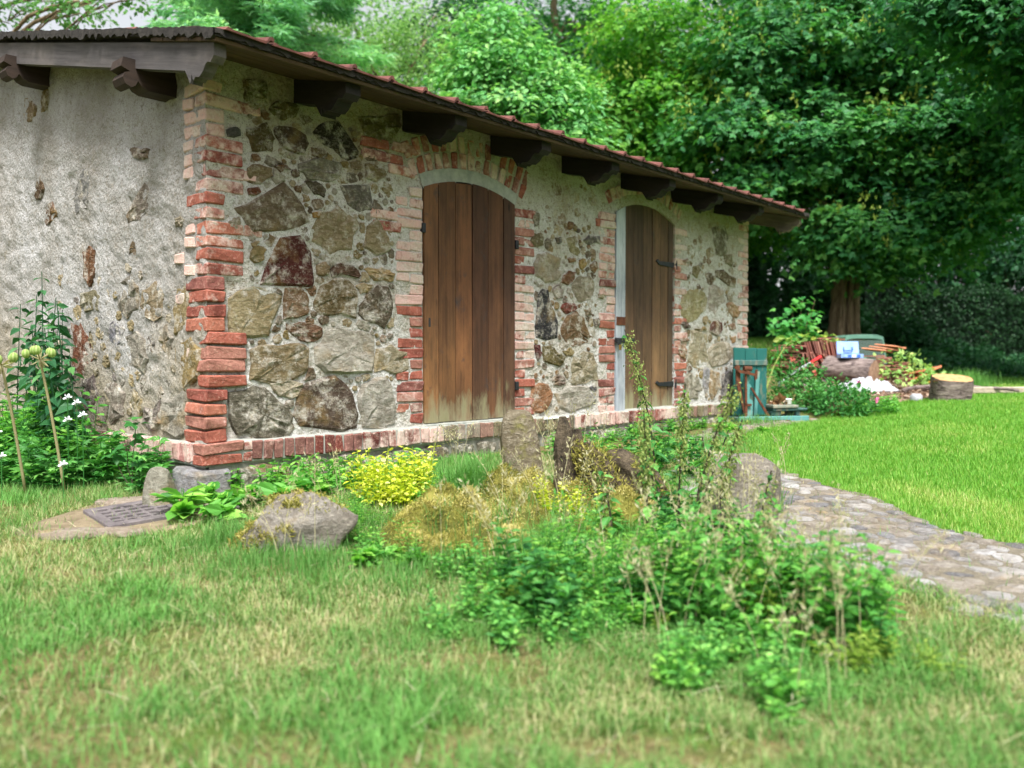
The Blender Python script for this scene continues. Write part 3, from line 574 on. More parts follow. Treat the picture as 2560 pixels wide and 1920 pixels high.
# gable wall, far gable, back
ys = np.arange(0, DY+.01, .03); zt = np.linspace(0, 1, 130)
YG, TG = np.meshgrid(ys, zt, indexing='ij'); top = np.array([roof_z(v)+.04 for v in ys]); ZG = -.02+TG*(top[:, None]+.02)
XG = -(.026*fbm(YG*3+3, ZG*3, 4)+.034*fbm(YG*12, ZG*15+5, 3)+.016*fbm(YG*34, ZG*40, 2)); XG[0] = 0
ny, nz2 = YG.shape; ii = (np.arange(ny-1)[:, None]*nz2+np.arange(nz2-1)[None]).ravel()
g = Geo(); g.add(np.stack([XG, YG, ZG], -1).reshape(-1, 3), np.stack([ii, ii+1, ii+nz2+1, ii+nz2], -1), .5)
gable = obj('gable_wall', g.mesh('gable_wall', True), M['plaster'], shed)
g = Geo(); 
g.add([(LX, .0, -.5), (LX, DY, -.5), (LX, DY, roof_z(DY)), (LX, DY/2, roof_z(DY/2)), (LX, 0, roof_z(0))], [[0, 1, 2, 3, 4]], .5)
g.add([(0, DY, -.5), (LX, DY, -.5), (LX, DY, roof_z(DY)), (0, DY, roof_z(DY))], [[1, 0, 3, 2]], .5)
obj('rear_wall', g, M['plaster'], shed)

# stones set in the mortar
def stone_piece(poly, wall, depth, proud, rng, grow=1.05):
    p = np.array(poly, float); c = p.mean(0); p = c+(p-c)*grow; size = np.ptp(p, axis=0).mean()
    while len(p) < 11:                                     # break the straight edges
        q = []
        for a, b in zip(p, np.roll(p, -1, 0)):
            d = b-a; q += [a, (a+b)/2+np.array([d[1], -d[0]])*rng.normal(-.02, .07)]
        p = np.array(q)
    p = p+rng.normal(0, size*.012, p.shape); n = len(p)
    def lay(k, d):
        u = c+(p-c)*k; dd = d if np.ndim(d) else np.full(n, d)
        return np.c_[u[:, 0], -dd, u[:, 1]] if wall == 'f' else np.c_[-dd, u[:, 0], u[:, 1]]
    tilt = rng.normal(0, .05, 2); rel = (p-c)@tilt; rg_ = min(.006, size*.035)
    V = [lay(1.02, -depth), lay(.985, proud*.25+rng.normal(0, .002, n)), lay(.88, proud+rel*.6+rng.normal(0, rg_*.7, n)), lay(.5, proud*1.2+rel*.4+rng.normal(0, rg_, n))]
    ctr = np.array([[c[0], -proud*1.15, c[1]]]) if wall == 'f' else np.array([[-proud*1.15, c[0], c[1]]])
    g = Geo(); i = np.arange(n); j = (i+1) % n
    g.add(np.concatenate(V+[ctr]), np.concatenate([np.stack([i+k*n, j+k*n, j+(k+1)*n, i+(k+1)*n], -1) for k in range(3)]), .5)
    g.f.append(np.stack([i+3*n, j+3*n, np.full(n, 4*n)], -1))
    me = g.mesh('stone', False); fixn(me); me.materials.append(M['wall_stone']); return me
rng = np.random.default_rng(21)
def stone_col(c, k=1.12): return (*lin(c, k*(.9+.2*rng.random())), 1)
for c, poly in FRONT_STONES: obj('stone', stone_piece(poly, 'f', .03, .009+.010*rng.random(), rng), None, front, color=stone_col(c))
for c, poly in GABLE_STONES: obj('stone', stone_piece(poly, 'g', .04, .004+.006*rng.random(), rng, 1.15), None, gable, color=stone_col(c))
# packing stones grown into the gaps between the big ones
RES = .01
def raster(polys, x0, x1, z0, z1, grow=1.05):
    xs_ = np.arange(x0, x1, RES); zs_ = np.arange(z0, z1, RES); XX_, ZZ_ = np.meshgrid(xs_, zs_, indexing='ij'); m = np.zeros(XX_.shape, bool)
    for p in polys:
        p = np.array(p); c = p.mean(0); p = c+(p-c)*grow; r = np.zeros(XX_.shape, bool); j = len(p)-1
        for i in range(len(p)):
            dz = p[j][1]-p[i][1]
            if abs(dz) > 1e-9: r ^= ((p[i][1] > ZZ_) != (p[j][1] > ZZ_)) & (XX_ < (p[j][0]-p[i][0])*(ZZ_-p[i][1])/dz+p[i][0])
            j = i
        m |= r
    return m
def pack(zone, blocked, count, parent, wall, pal, rmax=.085, rmin=.016, gap=.012, proud=(.002, .012), prob=None):
    x0, x1, z0, z1 = zone; m = blocked.copy(); made = 0; fails = 0
    while made < count and fails < 4000:
        i, j = int(rng.integers(m.shape[0])), int(rng.integers(m.shape[1])); x, z = x0+i*RES, z0+j*RES
        if m[i, j] or (prob is not None and rng.random() > prob(x, z)): fails += 1; continue
        n = 9; a = np.sort((np.arange(n)+rng.random(n)*.6)*2*np.pi/n); rr = []; el = .65+.35*rng.random(); ea = rng.normal(0, .5); lim = rmin+(rmax-rmin)*rng.random()**1.5*max(.25, 1-made/count)
        for q in a:
            L = lim*(1 if abs(math.cos(q-ea)) > .7 else el); d = 0.0
            while d < L:
                d += RES*.8; u, v = int(round(i+d*math.cos(q)/RES)), int(round(j+d*math.sin(q)/RES))
                if u < 0 or v < 0 or u >= m.shape[0] or v >= m.shape[1] or m[u, v]: d -= gap; break
            rr.append(min(d, L))
        rr = np.array(rr)
        if rr.min() < rmin*.55: fails += 1; continue
        poly = np.stack([x+rr*np.cos(a), z+rr*np.sin(a)], -1); obj('stone' if rr.mean() > .04 else 'small_stone', stone_piece(poly, wall, .03, proud[0]+(proud[1]-proud[0])*rng.random(), rng, 1.0), None, parent, color=stone_col(pal[int(rng.integers(len(pal)))]))
        pm_ = raster([poly], x0, x1, z0, z1, 1.12); m |= pm_[:m.shape[0], :m.shape[1]]; made += 1
    return made
PAL = [(160, 144, 112), (140, 124, 96), (172, 158, 128), (128, 118, 104), (134, 104, 76), (170, 162, 148), (150, 132, 86), (112, 96, 78), (178, 172, 158)]
fp = [p for _, p in FRONT_STONES]; gp_ = [p for _, p in GABLE_STONES]
for zone, cnt, pr in (((.27, 1.43, .04, 2.06), 165, lambda x, z: 1 if z < 1.75 else .4), ((2.95, 3.84, .04, 1.72), 80, lambda x, z: 1 if z < 1.35 else .45), ((5.40, 6.58, .04, 1.62), 55, lambda x, z: 1 if z < 1.2 else .4)):
    pack(zone, raster(fp, *zone), cnt, front, 'f', PAL, prob=pr)
FAINT = [(178, 164, 134), (166, 152, 124), (186, 174, 148), (156, 144, 120), (150, 130, 104), (188, 180, 160)]
for zone, cnt in (((2.95, 3.84, 1.30, 2.12), 36), ((5.40, 6.58, 1.20, 2.12), 44), ((.27, 1.3, 1.68, 2.16), 17)):
    pack(zone, raster(fp, *zone), cnt, front, 'f', FAINT, .10, .025, .016, (-.003, .004))
zone = (.30, 2.3, .02, 1.15); pack(zone, raster(gp_, *zone), 60, gable, 'g', [(150, 138, 108), (134, 128, 118), (160, 146, 112), (122, 116, 112), (170, 160, 140)], .11, .03, .02, (-.002, .006), lambda x, z: max(.05, 1.1-z))

# bricks
def brick_mesh(w, d, h, rng, bev=.007):
    g = Geo(); cbox(g, -w/2, w/2, -d/2, d/2, -h/2, h/2, bev, jit=.0065); return g.mesh('brick', False)
BR = {}
for nm, dim in dict(long=(.245, .12, .066), short=(.122, .245, .066), half=(.118, .11, .066), edge=(.066, .12, .115)).items():
    BR[nm] = [brick_mesh(*dim, rng) for _ in range(6)]
    for me in BR[nm]: me.materials.append(M['brick'])
REDS = [(164, 98, 82), (152, 88, 76), (176, 112, 92), (140, 90, 82), (168, 118, 104)]
def brick(parent, kind, x, y, z, lime, rot=None, sc=None, reds=REDS):
    c = lin(reds[int(rng.integers(len(reds)))], .85+.25*rng.random())
    return obj('brick', BR[kind][int(rng.integers(6))], None, parent, (x+rng.normal(0, .003), y+rng.normal(0, .003), z+rng.normal(0, .002)), rot or (rng.normal(0, .012), rng.normal(0, .016), rng.normal(0, .02)), sc, (*c, float(np.clip(lime+rng.normal(0, .1), 0, 1))))
# corner quoins: pattern of stretchers (L) and headers (s) read upward
pat = 'ssssLLLLssssLLLLssLLLLssLs'
for i, ch in enumerate(pat):
    z = .045+i*.0815; lime = _ip(z, [(0, .28), (.75, .25), (1.05, .3), (1.15, .5), (1.5, .62), (2.2, .72)])
    bulge = .022 if i < 4 else 0
    sc = (1.04, 1, 1.08) if z < .8 else (1, 1, 1.05)
    if ch == 'L':
        brick(front, 'long', .118-bulge, .050-(.010 if z < 1 else 0), z, lime, sc=sc)
        if z > 1.0 and rng.random() < .2: brick(front, 'half', .30, .045, z, lime)
    else:
        brick(front, 'short', .058-bulge, .112-bulge, z, lime, sc=(1.12 if bulge else 1, 1, sc[2]))
    if i > 5:                                              # limewashed return face on the gable
        L = .245 if ch == 's' else .12
        if ch == 'L' and rng.random() < .65: brick(gable, 'half', .050, .185, z, .95)
        elif rng.random() < .3: brick(gable, 'half', .052, .31, z, .97)
# door jambs
def jamb(xe, sgn, z0, z1, limef, toothed=(.12, .24)):
    n = int((z1-z0)/.0775)
    for i in range(n):
        z = z0+.04+i*.0775; lm = float(limef(z)); k = (i//2) % 2 if sgn < 0 else i % 2
        if k: brick(front, 'long', xe+sgn*.1225, .048, z, lm)
        else:
            brick(front, 'half', xe+sgn*.06, .048, z, lm)
            if rng.random() < .55: brick(front, 'half', xe+sgn*.19, .050, z, lm+.1, sc=(1, 1, .95))
jamb(D1[0], -1, .03, 1.78, lambda z: _ip(z, [(0, .35), (.3, .3), (.85, .2), (.92, .75), (1.7, .85)]))
jamb(D1[1], 1, .03, 1.78, lambda z: _ip(z, [(0, .3), (.3, .35), (.6, .75), (1.0, .7), (1.25, .25), (1.45, .45), (1.8, .6)]))
jamb(D2[0], -1, .0, 1.9, lambda z: _ip(z, [(0, .75), (.35, .45), (.5, .1), (.8, .35), (1.0, .5), (1.9, .75)]))
jamb(D2[1], 1, .0, 1.9, lambda z: _ip(z, [(0, .5), (.3, .15), (.55, .6), (1.0, .55), (1.9, .8)]))
for i in range(25):                                         # far corner
    z = .30+i*.0785; brick(front, 'short' if i % 2 else 'long', LX-(.06 if i % 2 else .122), .112 if i % 2 else .05, z, .72 if z < 1.4 else .8)
for d, lm, rings in ((D1, .52, 2), (D2, .66, 1)):            # brick arches
    cx, cz, R, ah = arch_geo(d); nb = int((2*(ah+.06)*(R+.08))/.082)
    for k in range(nb):
        a = -ah-.06+(k+.5)*(2*ah+.12)/nb
        for q in range(rings):
            rr = R+.075+.125*q+.0625
            brick(front, 'edge', cx+rr*math.sin(a), .052, cz+rr*math.cos(a), lm+rng.normal(0, .12), rot=(0, a+rng.normal(0, .02), 0), sc=(1, 1, 1.05))
for (x, z) in ((1.25, 1.98), (1.38, 1.90), (1.52, 1.99), (1.26, 1.90), (1.5, 1.83), (1.33, 1.50), (1.36, 1.42), (3.95, 1.75)): brick(front, 'long', x, .05, z, .6)
# mortar band over the first door leaf
def arc_band(d, r0, r1, y0, y1, name, mat, extra=0.0):
    cx, cz, R, ah = arch_geo(d); a = np.linspace(-ah-extra, ah+extra, 25); g = Geo(); n = len(a)
    P = [(cx+(R+r)*np.sin(a), np.full(n, y), cz+(R+r)*np.cos(a)) for r, y in ((r0, y0), (r1, y0), (r1, y1), (r0, y1))]
    V = np.concatenate([np.stack(p, -1) for p in P]); i = np.arange(n-1)
    g.add(V, np.concatenate([np.stack([i+k*n, i+1+k*n, i+1+((k+1) % 4)*n, i+((k+1) % 4)*n], -1) for k in range(4)]), .5)
    me = g.mesh(name, False); fixn(me); return obj(name, me, mat, shed)
arc_band(D1, -.03, .078, -.009, .12, 'arch_filler', M['filler'], .004)
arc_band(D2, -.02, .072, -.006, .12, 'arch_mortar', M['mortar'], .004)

# plinth course of bricks on edge, footing below
g = Geo(); prism(g, [(-.012, -.135), (-.032, -.118), (-.034, .0), (.02, .022), (.1, .022), (.1, -.135)], -.03, LX+.02, 0)
pl = obj('plinth', g, M['filler'], shed); fixn(pl.data)
g = Geo(); cbox(g, -.033, .06, .0, DY, -.135, .004, .01); obj('gable_plinth', g, M['filler'], shed)
k = 0; x = .30
while x < LX:
    lm = float(_ip(x, [(0, .2), (.9, .3), (1.4, .55), (2.0, .85), (3.2, .9), (4.2, .55), (4.8, .45), (5.3, .95), (7, 1)]))
    brick(pl, 'edge', x, .012, -.056, lm if lm < .8 else .25, rot=(rng.normal(0, .02), rng.normal(0, .02), 0), reds=[(150, 142, 126), (132, 126, 108), (160, 150, 136), (122, 118, 92), (140, 112, 98)] if lm >= .8 else [(126, 70, 62), (142, 84, 74), (112, 64, 58), (138, 98, 90)]); x += .0765
for (xa, xb, z, lm) in ((.09, None, -.028, .1), (.10, None, -.090, .45)): brick(pl, 'long', .07, .010, z, lm, sc=(1.06, 1, .85))
for (xx, z) in ((.235, -.03), (.235, -.09)): brick(pl, 'half', xx, .012, z, .35, sc=(.5, 1, .8))
y = .09
while y < 3.6:
    brick(pl, 'edge', .012, y, -.056, .62, rot=(0, rng.normal(0, .02), math.pi/2+rng.normal(0, .02)), reds=[(176, 120, 116), (186, 134, 128), (160, 112, 110)]); y += .076
nf = 300; xs2 = np.linspace(-.01, LX, nf); zs2 = np.linspace(-.75, -.10, 24); XF, ZF = np.meshgrid(xs2, zs2, indexing='ij'); YF = -.005-.035*(fbm(XF*5, ZF*7, 4)+.3)
ii = (np.arange(nf-1)[:, None]*24+np.arange(23)[None]).ravel(); g = Geo(); g.add(np.stack([XF, YF, ZF], -1).reshape(-1, 3), np.stack([ii, ii+24, ii+25, ii+1], -1), .5)
YF2 = np.linspace(0, 5, nf); Y2, Z2 = np.meshgrid(YF2, zs2, indexing='ij'); X2 = -.005-.03*(fbm(Y2*5+3, Z2*7, 4)+.3); g.add(np.stack([X2, Y2, Z2], -1).reshape(-1, 3), np.stack([ii, ii+1, ii+25, ii+24], -1), .5)
foot = obj('footing', g.mesh('footing', True), m_flat('damp_footing', (92, 92, 84), (146, 144, 132), 9, .95, 1.0, .02), shed)
g = Geo(); cbox(g, -.12, .12, -.055, .20, -.46, -.138, .025, jit=.015); obj('corner_stone', g, M['stone'], foot, color=(*lin((168, 168, 172), .9), 1))
rng = np.random.default_rng(5); x = .16
while x < 6.6:
    wd = .18+.25*rng.random(); poly = [(x, -.16), (x+wd*.5, -.145), (x+wd, -.165), (x+wd+.01, -.30), (x+wd*.6, -.36), (x+.01, -.34)]
    o = obj('stone', stone_piece(poly, 'f', .03, .03+.02*rng.random(), rng), None, foot, color=stone_col([(118, 118, 104), (104, 100, 88), (134, 130, 116)][int(rng.integers(3))])); x += wd+.035

# doors
def door(d, y, name, color, cuts, th=.035, jam=0.0):
    dr = obj(name, bpy.data.meshes.new(name), None, shed); z0 = d[2]-.002
    for k, (xa, xb) in enumerate(zip(cuts[:-1], cuts[1:])):
        g = Geo(); xr = np.linspace(xa+.0045, xb-.0045, 6); ztop = arch_z(xr, d)-.02; zb = z0+.012*math.sin(k*2.1)*.3
        prof = [(x_, float(z_)) for x_, z_ in zip(xr, ztop)]
        prof = [(xa+.0045, zb)]+prof+[(xb-.0045, zb)]
        off = .003*((k*37) % 5-2)/2
        prism(g, prof, y+off, y+th+off, 1); me = g.mesh('plank', False); fixn(me); c = color[k % len(color)]
        obj('plank', me, M['door'], dr, color=(*lin(c), 1))
    return dr
DOOR1 = [(102, 70, 46), (92, 62, 40), (98, 65, 43), (72, 47, 34), (86, 57, 40), (70, 48, 37)]
d1 = door(D1, -.012, 'plank_door', DOOR1, [1.692, 1.838, 2.018, 2.198, 2.376, 2.556, 2.694])
DOOR2 = [(86, 66, 51), (77, 59, 46), (85, 65, 49), (94, 72, 53), (89, 68, 50), (74, 58, 46)]
d2 = door(D2, .016, 'boarded_door', DOOR2, [4.29, 4.47, 4.64, 4.80, 4.96, 5.10, 5.195])
g = Geo(); prism(g, [(4.135, -.01), (4.135, float(arch_z(4.135, D2))-.02), (4.285, float(arch_z(4.285, D2))-.02), (4.285, -.01)], -.012, .05, 1); me = g.mesh('door_post'); fixn(me)
post = obj('door_post', me, M['wood_z'], shed, color=(*lin((160, 168, 178)), 1)); post['label'] = 'grey weathered post beside the second door'
g = Geo(); cbox(g, 4.137, 4.283, -.018, -.0125, .82, .90, .002); obj('patch', g, M['rust'], post)
g = Geo(); cbox(g, 4.10, 4.42, -.034, -.019, .655, .70, .003); cbox(g, 4.11, 4.16, -.05, -.034, .63, .69, .006); obj('hasp', g, M['iron'], d2)
g = Geo(); cbox(g, 4.12, 4.16, -.062, -.051, .585, .635, .005); obj('padlock', g, m_flat('brass', (120, 92, 40), (160, 128, 62), 30, .4, .1, .001, .5, .7), d2)
for zc in (1.47, .245):
    g = Geo(); prism(g, [(4.86, zc+.015), (4.89, zc+.035), (4.92, zc+.018), (5.22, zc+.028), (5.22, zc-.028), (4.92, zc-.018), (4.89, zc-.002)], .002, .0155, 1); me = g.mesh('strap_hinge'); fixn(me); hg = obj('strap_hinge', me, M['iron'], d2)
    g = Geo(); tube(g, [(5.225, -.004, zc-.045), (5.225, -.004, zc+.045)], .014, 8); obj('hinge_pin', g, M['iron'], hg)
for (xx, zc) in ((2.705, 1.43), (2.705, .28), (1.68, 1.45)):
    g = Geo(); cbox(g, xx-.012, xx+.022, -.03, .02, zc-.035, zc+.035, .004); obj('hinge_pin', g, M['iron'], d1)
g = Geo(); cbox(g, 1.735, 1.755, -.0165, -.0135, .735, .80, .002); obj('keyhole_plate', g, M['iron'], d1)
g = Geo(); cbox(g, D1[0]-.0, D1[1]+.0, -.02, .19, -.02, .022, .01); obj('sill', g, M['filler'], shed)
g = Geo(); cbox(g, D2[0], D2[1], -.012, .19, -.05, -.012, .01); obj('sill', g, M['filler'], shed)

# roof: boarding, felt, rafters, tiles
OX0, OX1 = -.27, 7.16
n_roof = np.array([0, -RSL, 1])/math.hypot(1, RSL)
g = Geo()
for (ya, yb) in ((EAVE_Y, DY/2), (DY/2, DY-EAVE_Y)):
    za, zb = roof_z(ya), roof_z(yb)
    V = [(OX0, ya, za-.028), (OX1, ya, za-.028), (OX1, yb, zb-.028), (OX0, yb, zb-.028), (OX0, ya, za), (OX1, ya, za), (OX1, yb, zb), (OX0, yb, zb)]
    g.add(V, [[0, 3, 2, 1], [4, 5, 6, 7], [0, 1, 5, 4], [1, 2, 6, 5], [2, 3, 7, 6], [3, 0, 4, 7]], .5)
roof = obj('roof', g, M['felt'], shed)
Rt = Matrix.Rotation(math.atan(RSL), 4, 'X')
for k in range(5):                                          # eave boarding seen from below
    g = Geo(); wd = .14; yy = EAVE_Y+.01+k*(wd+.002); zz = roof_z(yy)-.030
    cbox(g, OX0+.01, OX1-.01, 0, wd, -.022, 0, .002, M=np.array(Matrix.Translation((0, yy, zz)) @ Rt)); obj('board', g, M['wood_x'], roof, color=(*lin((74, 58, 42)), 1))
# ragged felt lip at eave and verge
def ragged(P0, P1, drop, n, name):
    t = np.linspace(0, 1, n); P = np.outer(1-t, P0)+np.outer(t, P1); lo = P.copy(); lo[:, 2] -= drop*(.5+rng.random(n)); up_ = P.copy(); up_[:, 2] += .012*rng.random(n)
    back = up_.copy(); inw = np.array([.05, 0, 0]) if abs(P1[0]-P0[0]) < .1 else np.array([0, .05, .012]); back += inw; lo2 = lo+inw*.4
    g = Geo(); i = np.arange(n-1); g.add(np.concatenate([lo2, lo, up_, back]), np.concatenate([np.stack([i+k*n, i+1+k*n, i+1+(k+1)*n, i+(k+1)*n], -1) for k in range(3)]), .5); return obj(name, g, M['felt'], roof)
ragged((OX0-.01, EAVE_Y-.012, EAVE_Z+.005), (OX1, EAVE_Y-.012, EAVE_Z+.005), .028, 260, 'felt_edge')
ragged((OX0-.012, EAVE_Y, EAVE_Z+.01), (OX0-.012, DY/2, roof_z(DY/2)+.01), .04, 140, 'felt_verge')
# interlocking tile: shallow pan with a raised rib on its right edge
prof = [(-.135, .004), (-.12, .022), (-.095, .014), (.05, .010), (.105, .012), (.118, .036), (.136, .042), (.148, .030), (.148, .016), (.128, .022), (.105, -.002), (-.12, .004)]
g = Geo(); prism(g, prof, 0, .40, 1); tile_me = g.mesh('roof_tile'); fixn(tile_me); tile_me.materials.append(M['tile'])
for r in range(5):
    k = 0; x = OX0+.17
    while x < OX1-.06:
        yy = EAVE_Y-.035+r*.335; o = obj('roof_tile', tile_me, None, roof, (x, yy, roof_z(max(yy, EAVE_Y))-.004+.018*(r > 0)+rng.normal(0, .002)), (math.atan(RSL)+rng.normal(0, .012)-.03, rng.normal(0, .01), rng.normal(0, .012))); x += .277
# rafters with ogee tails
def tail_profile(y_in, y_end, h):
    def bt(y): return roof_z(y)-.055
    P = [(y_in, bt(y_in)), (y_end, bt(y_end))]
    e = y_end; b = bt(e)
    P += [(e, b-h*.42), (e+.035, b-h*.62), (e+.06, b-h*.55), (e+.085, b-h*.60), (e+.11, b-h*.80), (e+.15, b-h*.95), (e+.19, b-h*.90), (e+.215, b-h*.99), (e+.23, b-h*.88+.02), (e+.245, b-h*1.06), (e+.30, b-h+RSL*.30), (y_in, bt(y_in)-h)]
    return P
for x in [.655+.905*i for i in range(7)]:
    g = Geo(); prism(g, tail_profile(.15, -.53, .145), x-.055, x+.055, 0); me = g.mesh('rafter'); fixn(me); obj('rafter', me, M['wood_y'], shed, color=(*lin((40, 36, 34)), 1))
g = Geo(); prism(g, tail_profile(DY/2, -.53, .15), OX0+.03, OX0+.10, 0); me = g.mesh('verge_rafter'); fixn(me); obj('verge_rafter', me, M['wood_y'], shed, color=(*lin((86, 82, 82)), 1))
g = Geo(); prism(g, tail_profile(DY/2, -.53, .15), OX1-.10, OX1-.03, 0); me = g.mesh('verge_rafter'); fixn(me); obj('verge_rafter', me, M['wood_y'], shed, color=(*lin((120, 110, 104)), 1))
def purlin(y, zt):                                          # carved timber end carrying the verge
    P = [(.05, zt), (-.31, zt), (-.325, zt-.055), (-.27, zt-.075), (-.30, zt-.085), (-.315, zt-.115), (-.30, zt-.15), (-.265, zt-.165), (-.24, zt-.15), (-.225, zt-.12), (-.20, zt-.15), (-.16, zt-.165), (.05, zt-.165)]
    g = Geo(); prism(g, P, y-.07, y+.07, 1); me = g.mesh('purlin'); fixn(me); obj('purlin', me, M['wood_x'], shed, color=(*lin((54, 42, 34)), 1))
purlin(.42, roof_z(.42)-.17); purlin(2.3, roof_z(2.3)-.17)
g = Geo(); cbox(g, .0, LX, .02, .16, roof_z(.05)-.20, roof_z(.05)-.06, .01); obj('wall_plate', g, M['wood_x'], shed, color=(*lin((90, 74, 58)), 1))
# ------------------------------------------------------------------ leaves and trees
L_OVAL = (np.array([[0, 0, 0], [.32, .27, .04], [.72, .19, .02], [1, 0, -.10], [.72, -.19, .02], [.32, -.27, .04]]), [[[0, 1, 2, 3], [0, 3, 4, 5]]])
L_NETT = (np.array([[0, 0, 0], [.22, .30, .05], [.55, .22, .03], [1, 0, -.16], [.55, -.22, .03], [.22, -.30, .05]]), [[[0, 1, 2, 3], [0, 3, 4, 5]]])
L_RHOMB = (np.array([[0, 0, 0], [.5, .26, .05], [1, 0, -.06], [.5, -.26, .05]]), [[[0, 1, 2], [0, 2, 3]]])
L_LONG = (np.array([[0, 0, 0], [.35, .11, .03], [.7, .08, .0], [1, 0, -.14], [.7, -.08, .0], [.35, -.11, .03]]), [[[0, 1, 2, 3], [0, 3, 4, 5]]])
def lobed(lobes):
    V = [[0, 0, 0]]; F = []
    for ang, ln, wd in lobes:
        c, s = math.cos(ang), math.sin(ang)
        def p(a, b, z): return [a*c-b*s+.18, a*s+b*c, z]
        b = len(V); V += [p(ln*.5, -wd, .03), p(ln, 0, -.10*ln-.02), p(ln*.5, wd, .03)]; F.append([0, b, b+1, b+2])
    return (np.array(V), [F])
L_MAPLE = lobed([(0, .82, .25), (1.15, .68, .24), (-1.15, .68, .24)])
L_CUT = lobed([(0, .8, .13), (.75, .62, .11), (-.75, .62, .11), (1.5, .5, .1), (-1.5, .5, .1)])
L_NEEDLE = (np.array([[0, 0, 0], [.4, .10, .02], [1, 0, -.05], [.4, -.10, .02]]), [[[0, 1, 2, 3]]])
def crown(g, rng, blobs, per, clump, tmpl, size, jitter=.5, droop=.45, tint=(.0, 1.0)):
    for (c, r, nc) in blobs:
        c = np.array(c, float); r = np.array(r, float)
        d = nrm(rng.normal(0, 1, (nc, 3))); rad = (.25+.75*rng.random(nc))**.55
        cc = c+d*r*rad[:, None]*(1+.18*rng.normal(0, 1, (nc, 1)))
        n = nc*per; ci = np.repeat(np.arange(nc), per)
        sz = clump*(.7+.6*rng.random(nc))
        p = cc[ci]+rng.normal(0, 1, (n, 3))*np.array([1, 1, .32])*sz[ci][:, None]*.44
        out = nrm(p-c); p[:, 2] -= .42*np.linalg.norm((p-cc[ci])[:, :2], axis=1)
        nn = nrm(np.array([0, 0, 1.0])+.75*out+jitter*rng.normal(0, 1, (n, 3)))
        dd = out*np.array([1, 1, .3])+.8*rng.normal(0, 1, (n, 3))*np.array([1, 1, .4])-np.array([0, 0, droop])
        ct = rng.random(nc)
        tt = np.clip(tint[0]+(tint[1]-tint[0])*(.55*ct[ci]+.45*rng.random(n)), 0, 1)
        scatter(g, tmpl, p, frames(dd, nn), size*(.65+.7*rng.random(n)), tt)
def limb(g, a, b, r0, r1, rng, k=7, sag=.12, n=7):
    a = np.array(a, float); b = np.array(b, float); t = np.linspace(0, 1, n)[:, None]; L = np.linalg.norm(b-a)
    P = a+(b-a)*t+np.array([0, 0, 1])*np.sin(t*np.pi)*sag*L+rng.normal(0, .018*L, (n, 3))*np.sin(t*np.pi)
    tube(g, P, np.linspace(r0, r1, n), k)
def tree(name, label, base, trunk_pts, r0, blobs, per, clump, tmpl, size, mat, seed, group=None, tint=(0, 1), jitter=.5, bark=None, rtop=.35, cat='tree', twigs=2, droop=.45):
    rng = np.random.default_rng(seed); T = thing(name, base, label, cat, group)
    P = np.array([base]+trunk_pts, float); P[0][2] -= .1
    t = np.linspace(0, len(P)-1, 5*(len(P)-1)+1); Q = np.stack([np.interp(t, np.arange(len(P)), P[:, i]) for i in range(3)], -1)
    Q += rng.normal(0, r0*.12, Q.shape)*np.array([1, 1, 0]); h = np.linspace(0, 1, len(Q)); R = r0*(1-h*(1-rtop))*(1+.55*np.exp(-h*14))
    g = Geo(); tube(g, Q, R, 14)
    for (c, r, nc) in blobs:
        c = np.array(c, float); k = int(np.clip(np.argmin(np.linalg.norm(Q-(c-np.array([0, 0, np.linalg.norm((c-Q[-1])[:2])*.6])), axis=1)), len(Q)//3, len(Q)-1))
        limb(g, Q[k], c, R[k]*.55, .03, rng)
        for _ in range(twigs):
            e = c+nrm(rng.normal(0, 1, 3))*np.array(r)*.8; limb(g, c*.6+Q[k]*.4, e, R[k]*.22, .01, rng, 5)
    obj('trunk', g.mesh('trunk', True), bark or M['bark'], T)
    g = Geo(); crown(g, rng, blobs, per, clump, tmpl, size, jitter, droop, tint); obj('crown', g, mat, T)
    return T
def B(s, l, z, rs, rl, rz, n):
    p = CAM+VH*s+RH*l; return ((p[0], p[1], z), ((rs+rl)/2, (rs+rl)/2, rz), n)
LF_MAPLE = leafmat('maple_leaf', [(42, 96, 62), (58, 122, 70), (84, 148, 76), (120, 174, 86)], .5, .35)
LF_BRIGHT = leafmat('fresh_maple_leaf', [(56, 116, 52), (82, 148, 58), (116, 176, 68), (152, 200, 88)], .5, .4)
LF_WALNUT = leafmat('pale_green_leaf', [(84, 148, 92), (110, 174, 106), (140, 196, 120), (174, 210, 126)], .5, .35)
LF_DARK = leafmat('dark_leaf', [(26, 64, 46), (36, 82, 52), (50, 102, 60), (72, 124, 72)], .5, .3)
LF_BLUE = leafmat('spruce_needle', [(104, 160, 126), (128, 184, 144), (154, 204, 158), (184, 218, 166)], .6, .4)
LF_FINE = leafmat('small_pale_leaf', [(84, 130, 76), (112, 160, 92), (146, 186, 116), (184, 208, 140)], .5, .4)
LF_SEED = leafmat('winged_seed', [(150, 178, 76), (178, 198, 92), (200, 214, 116)], .6, .45)
LF_HEDGE = leafmat('hedge_leaf', [(14, 40, 24), (22, 56, 30), (34, 74, 38), (50, 94, 46)], .55, .2)
def b0(s, l): return tuple(W(s, l))
def tp(*a): return [tuple(CAM+VH*s+RH*l+UP*(z-CAM[2])) for s, l, z in a]
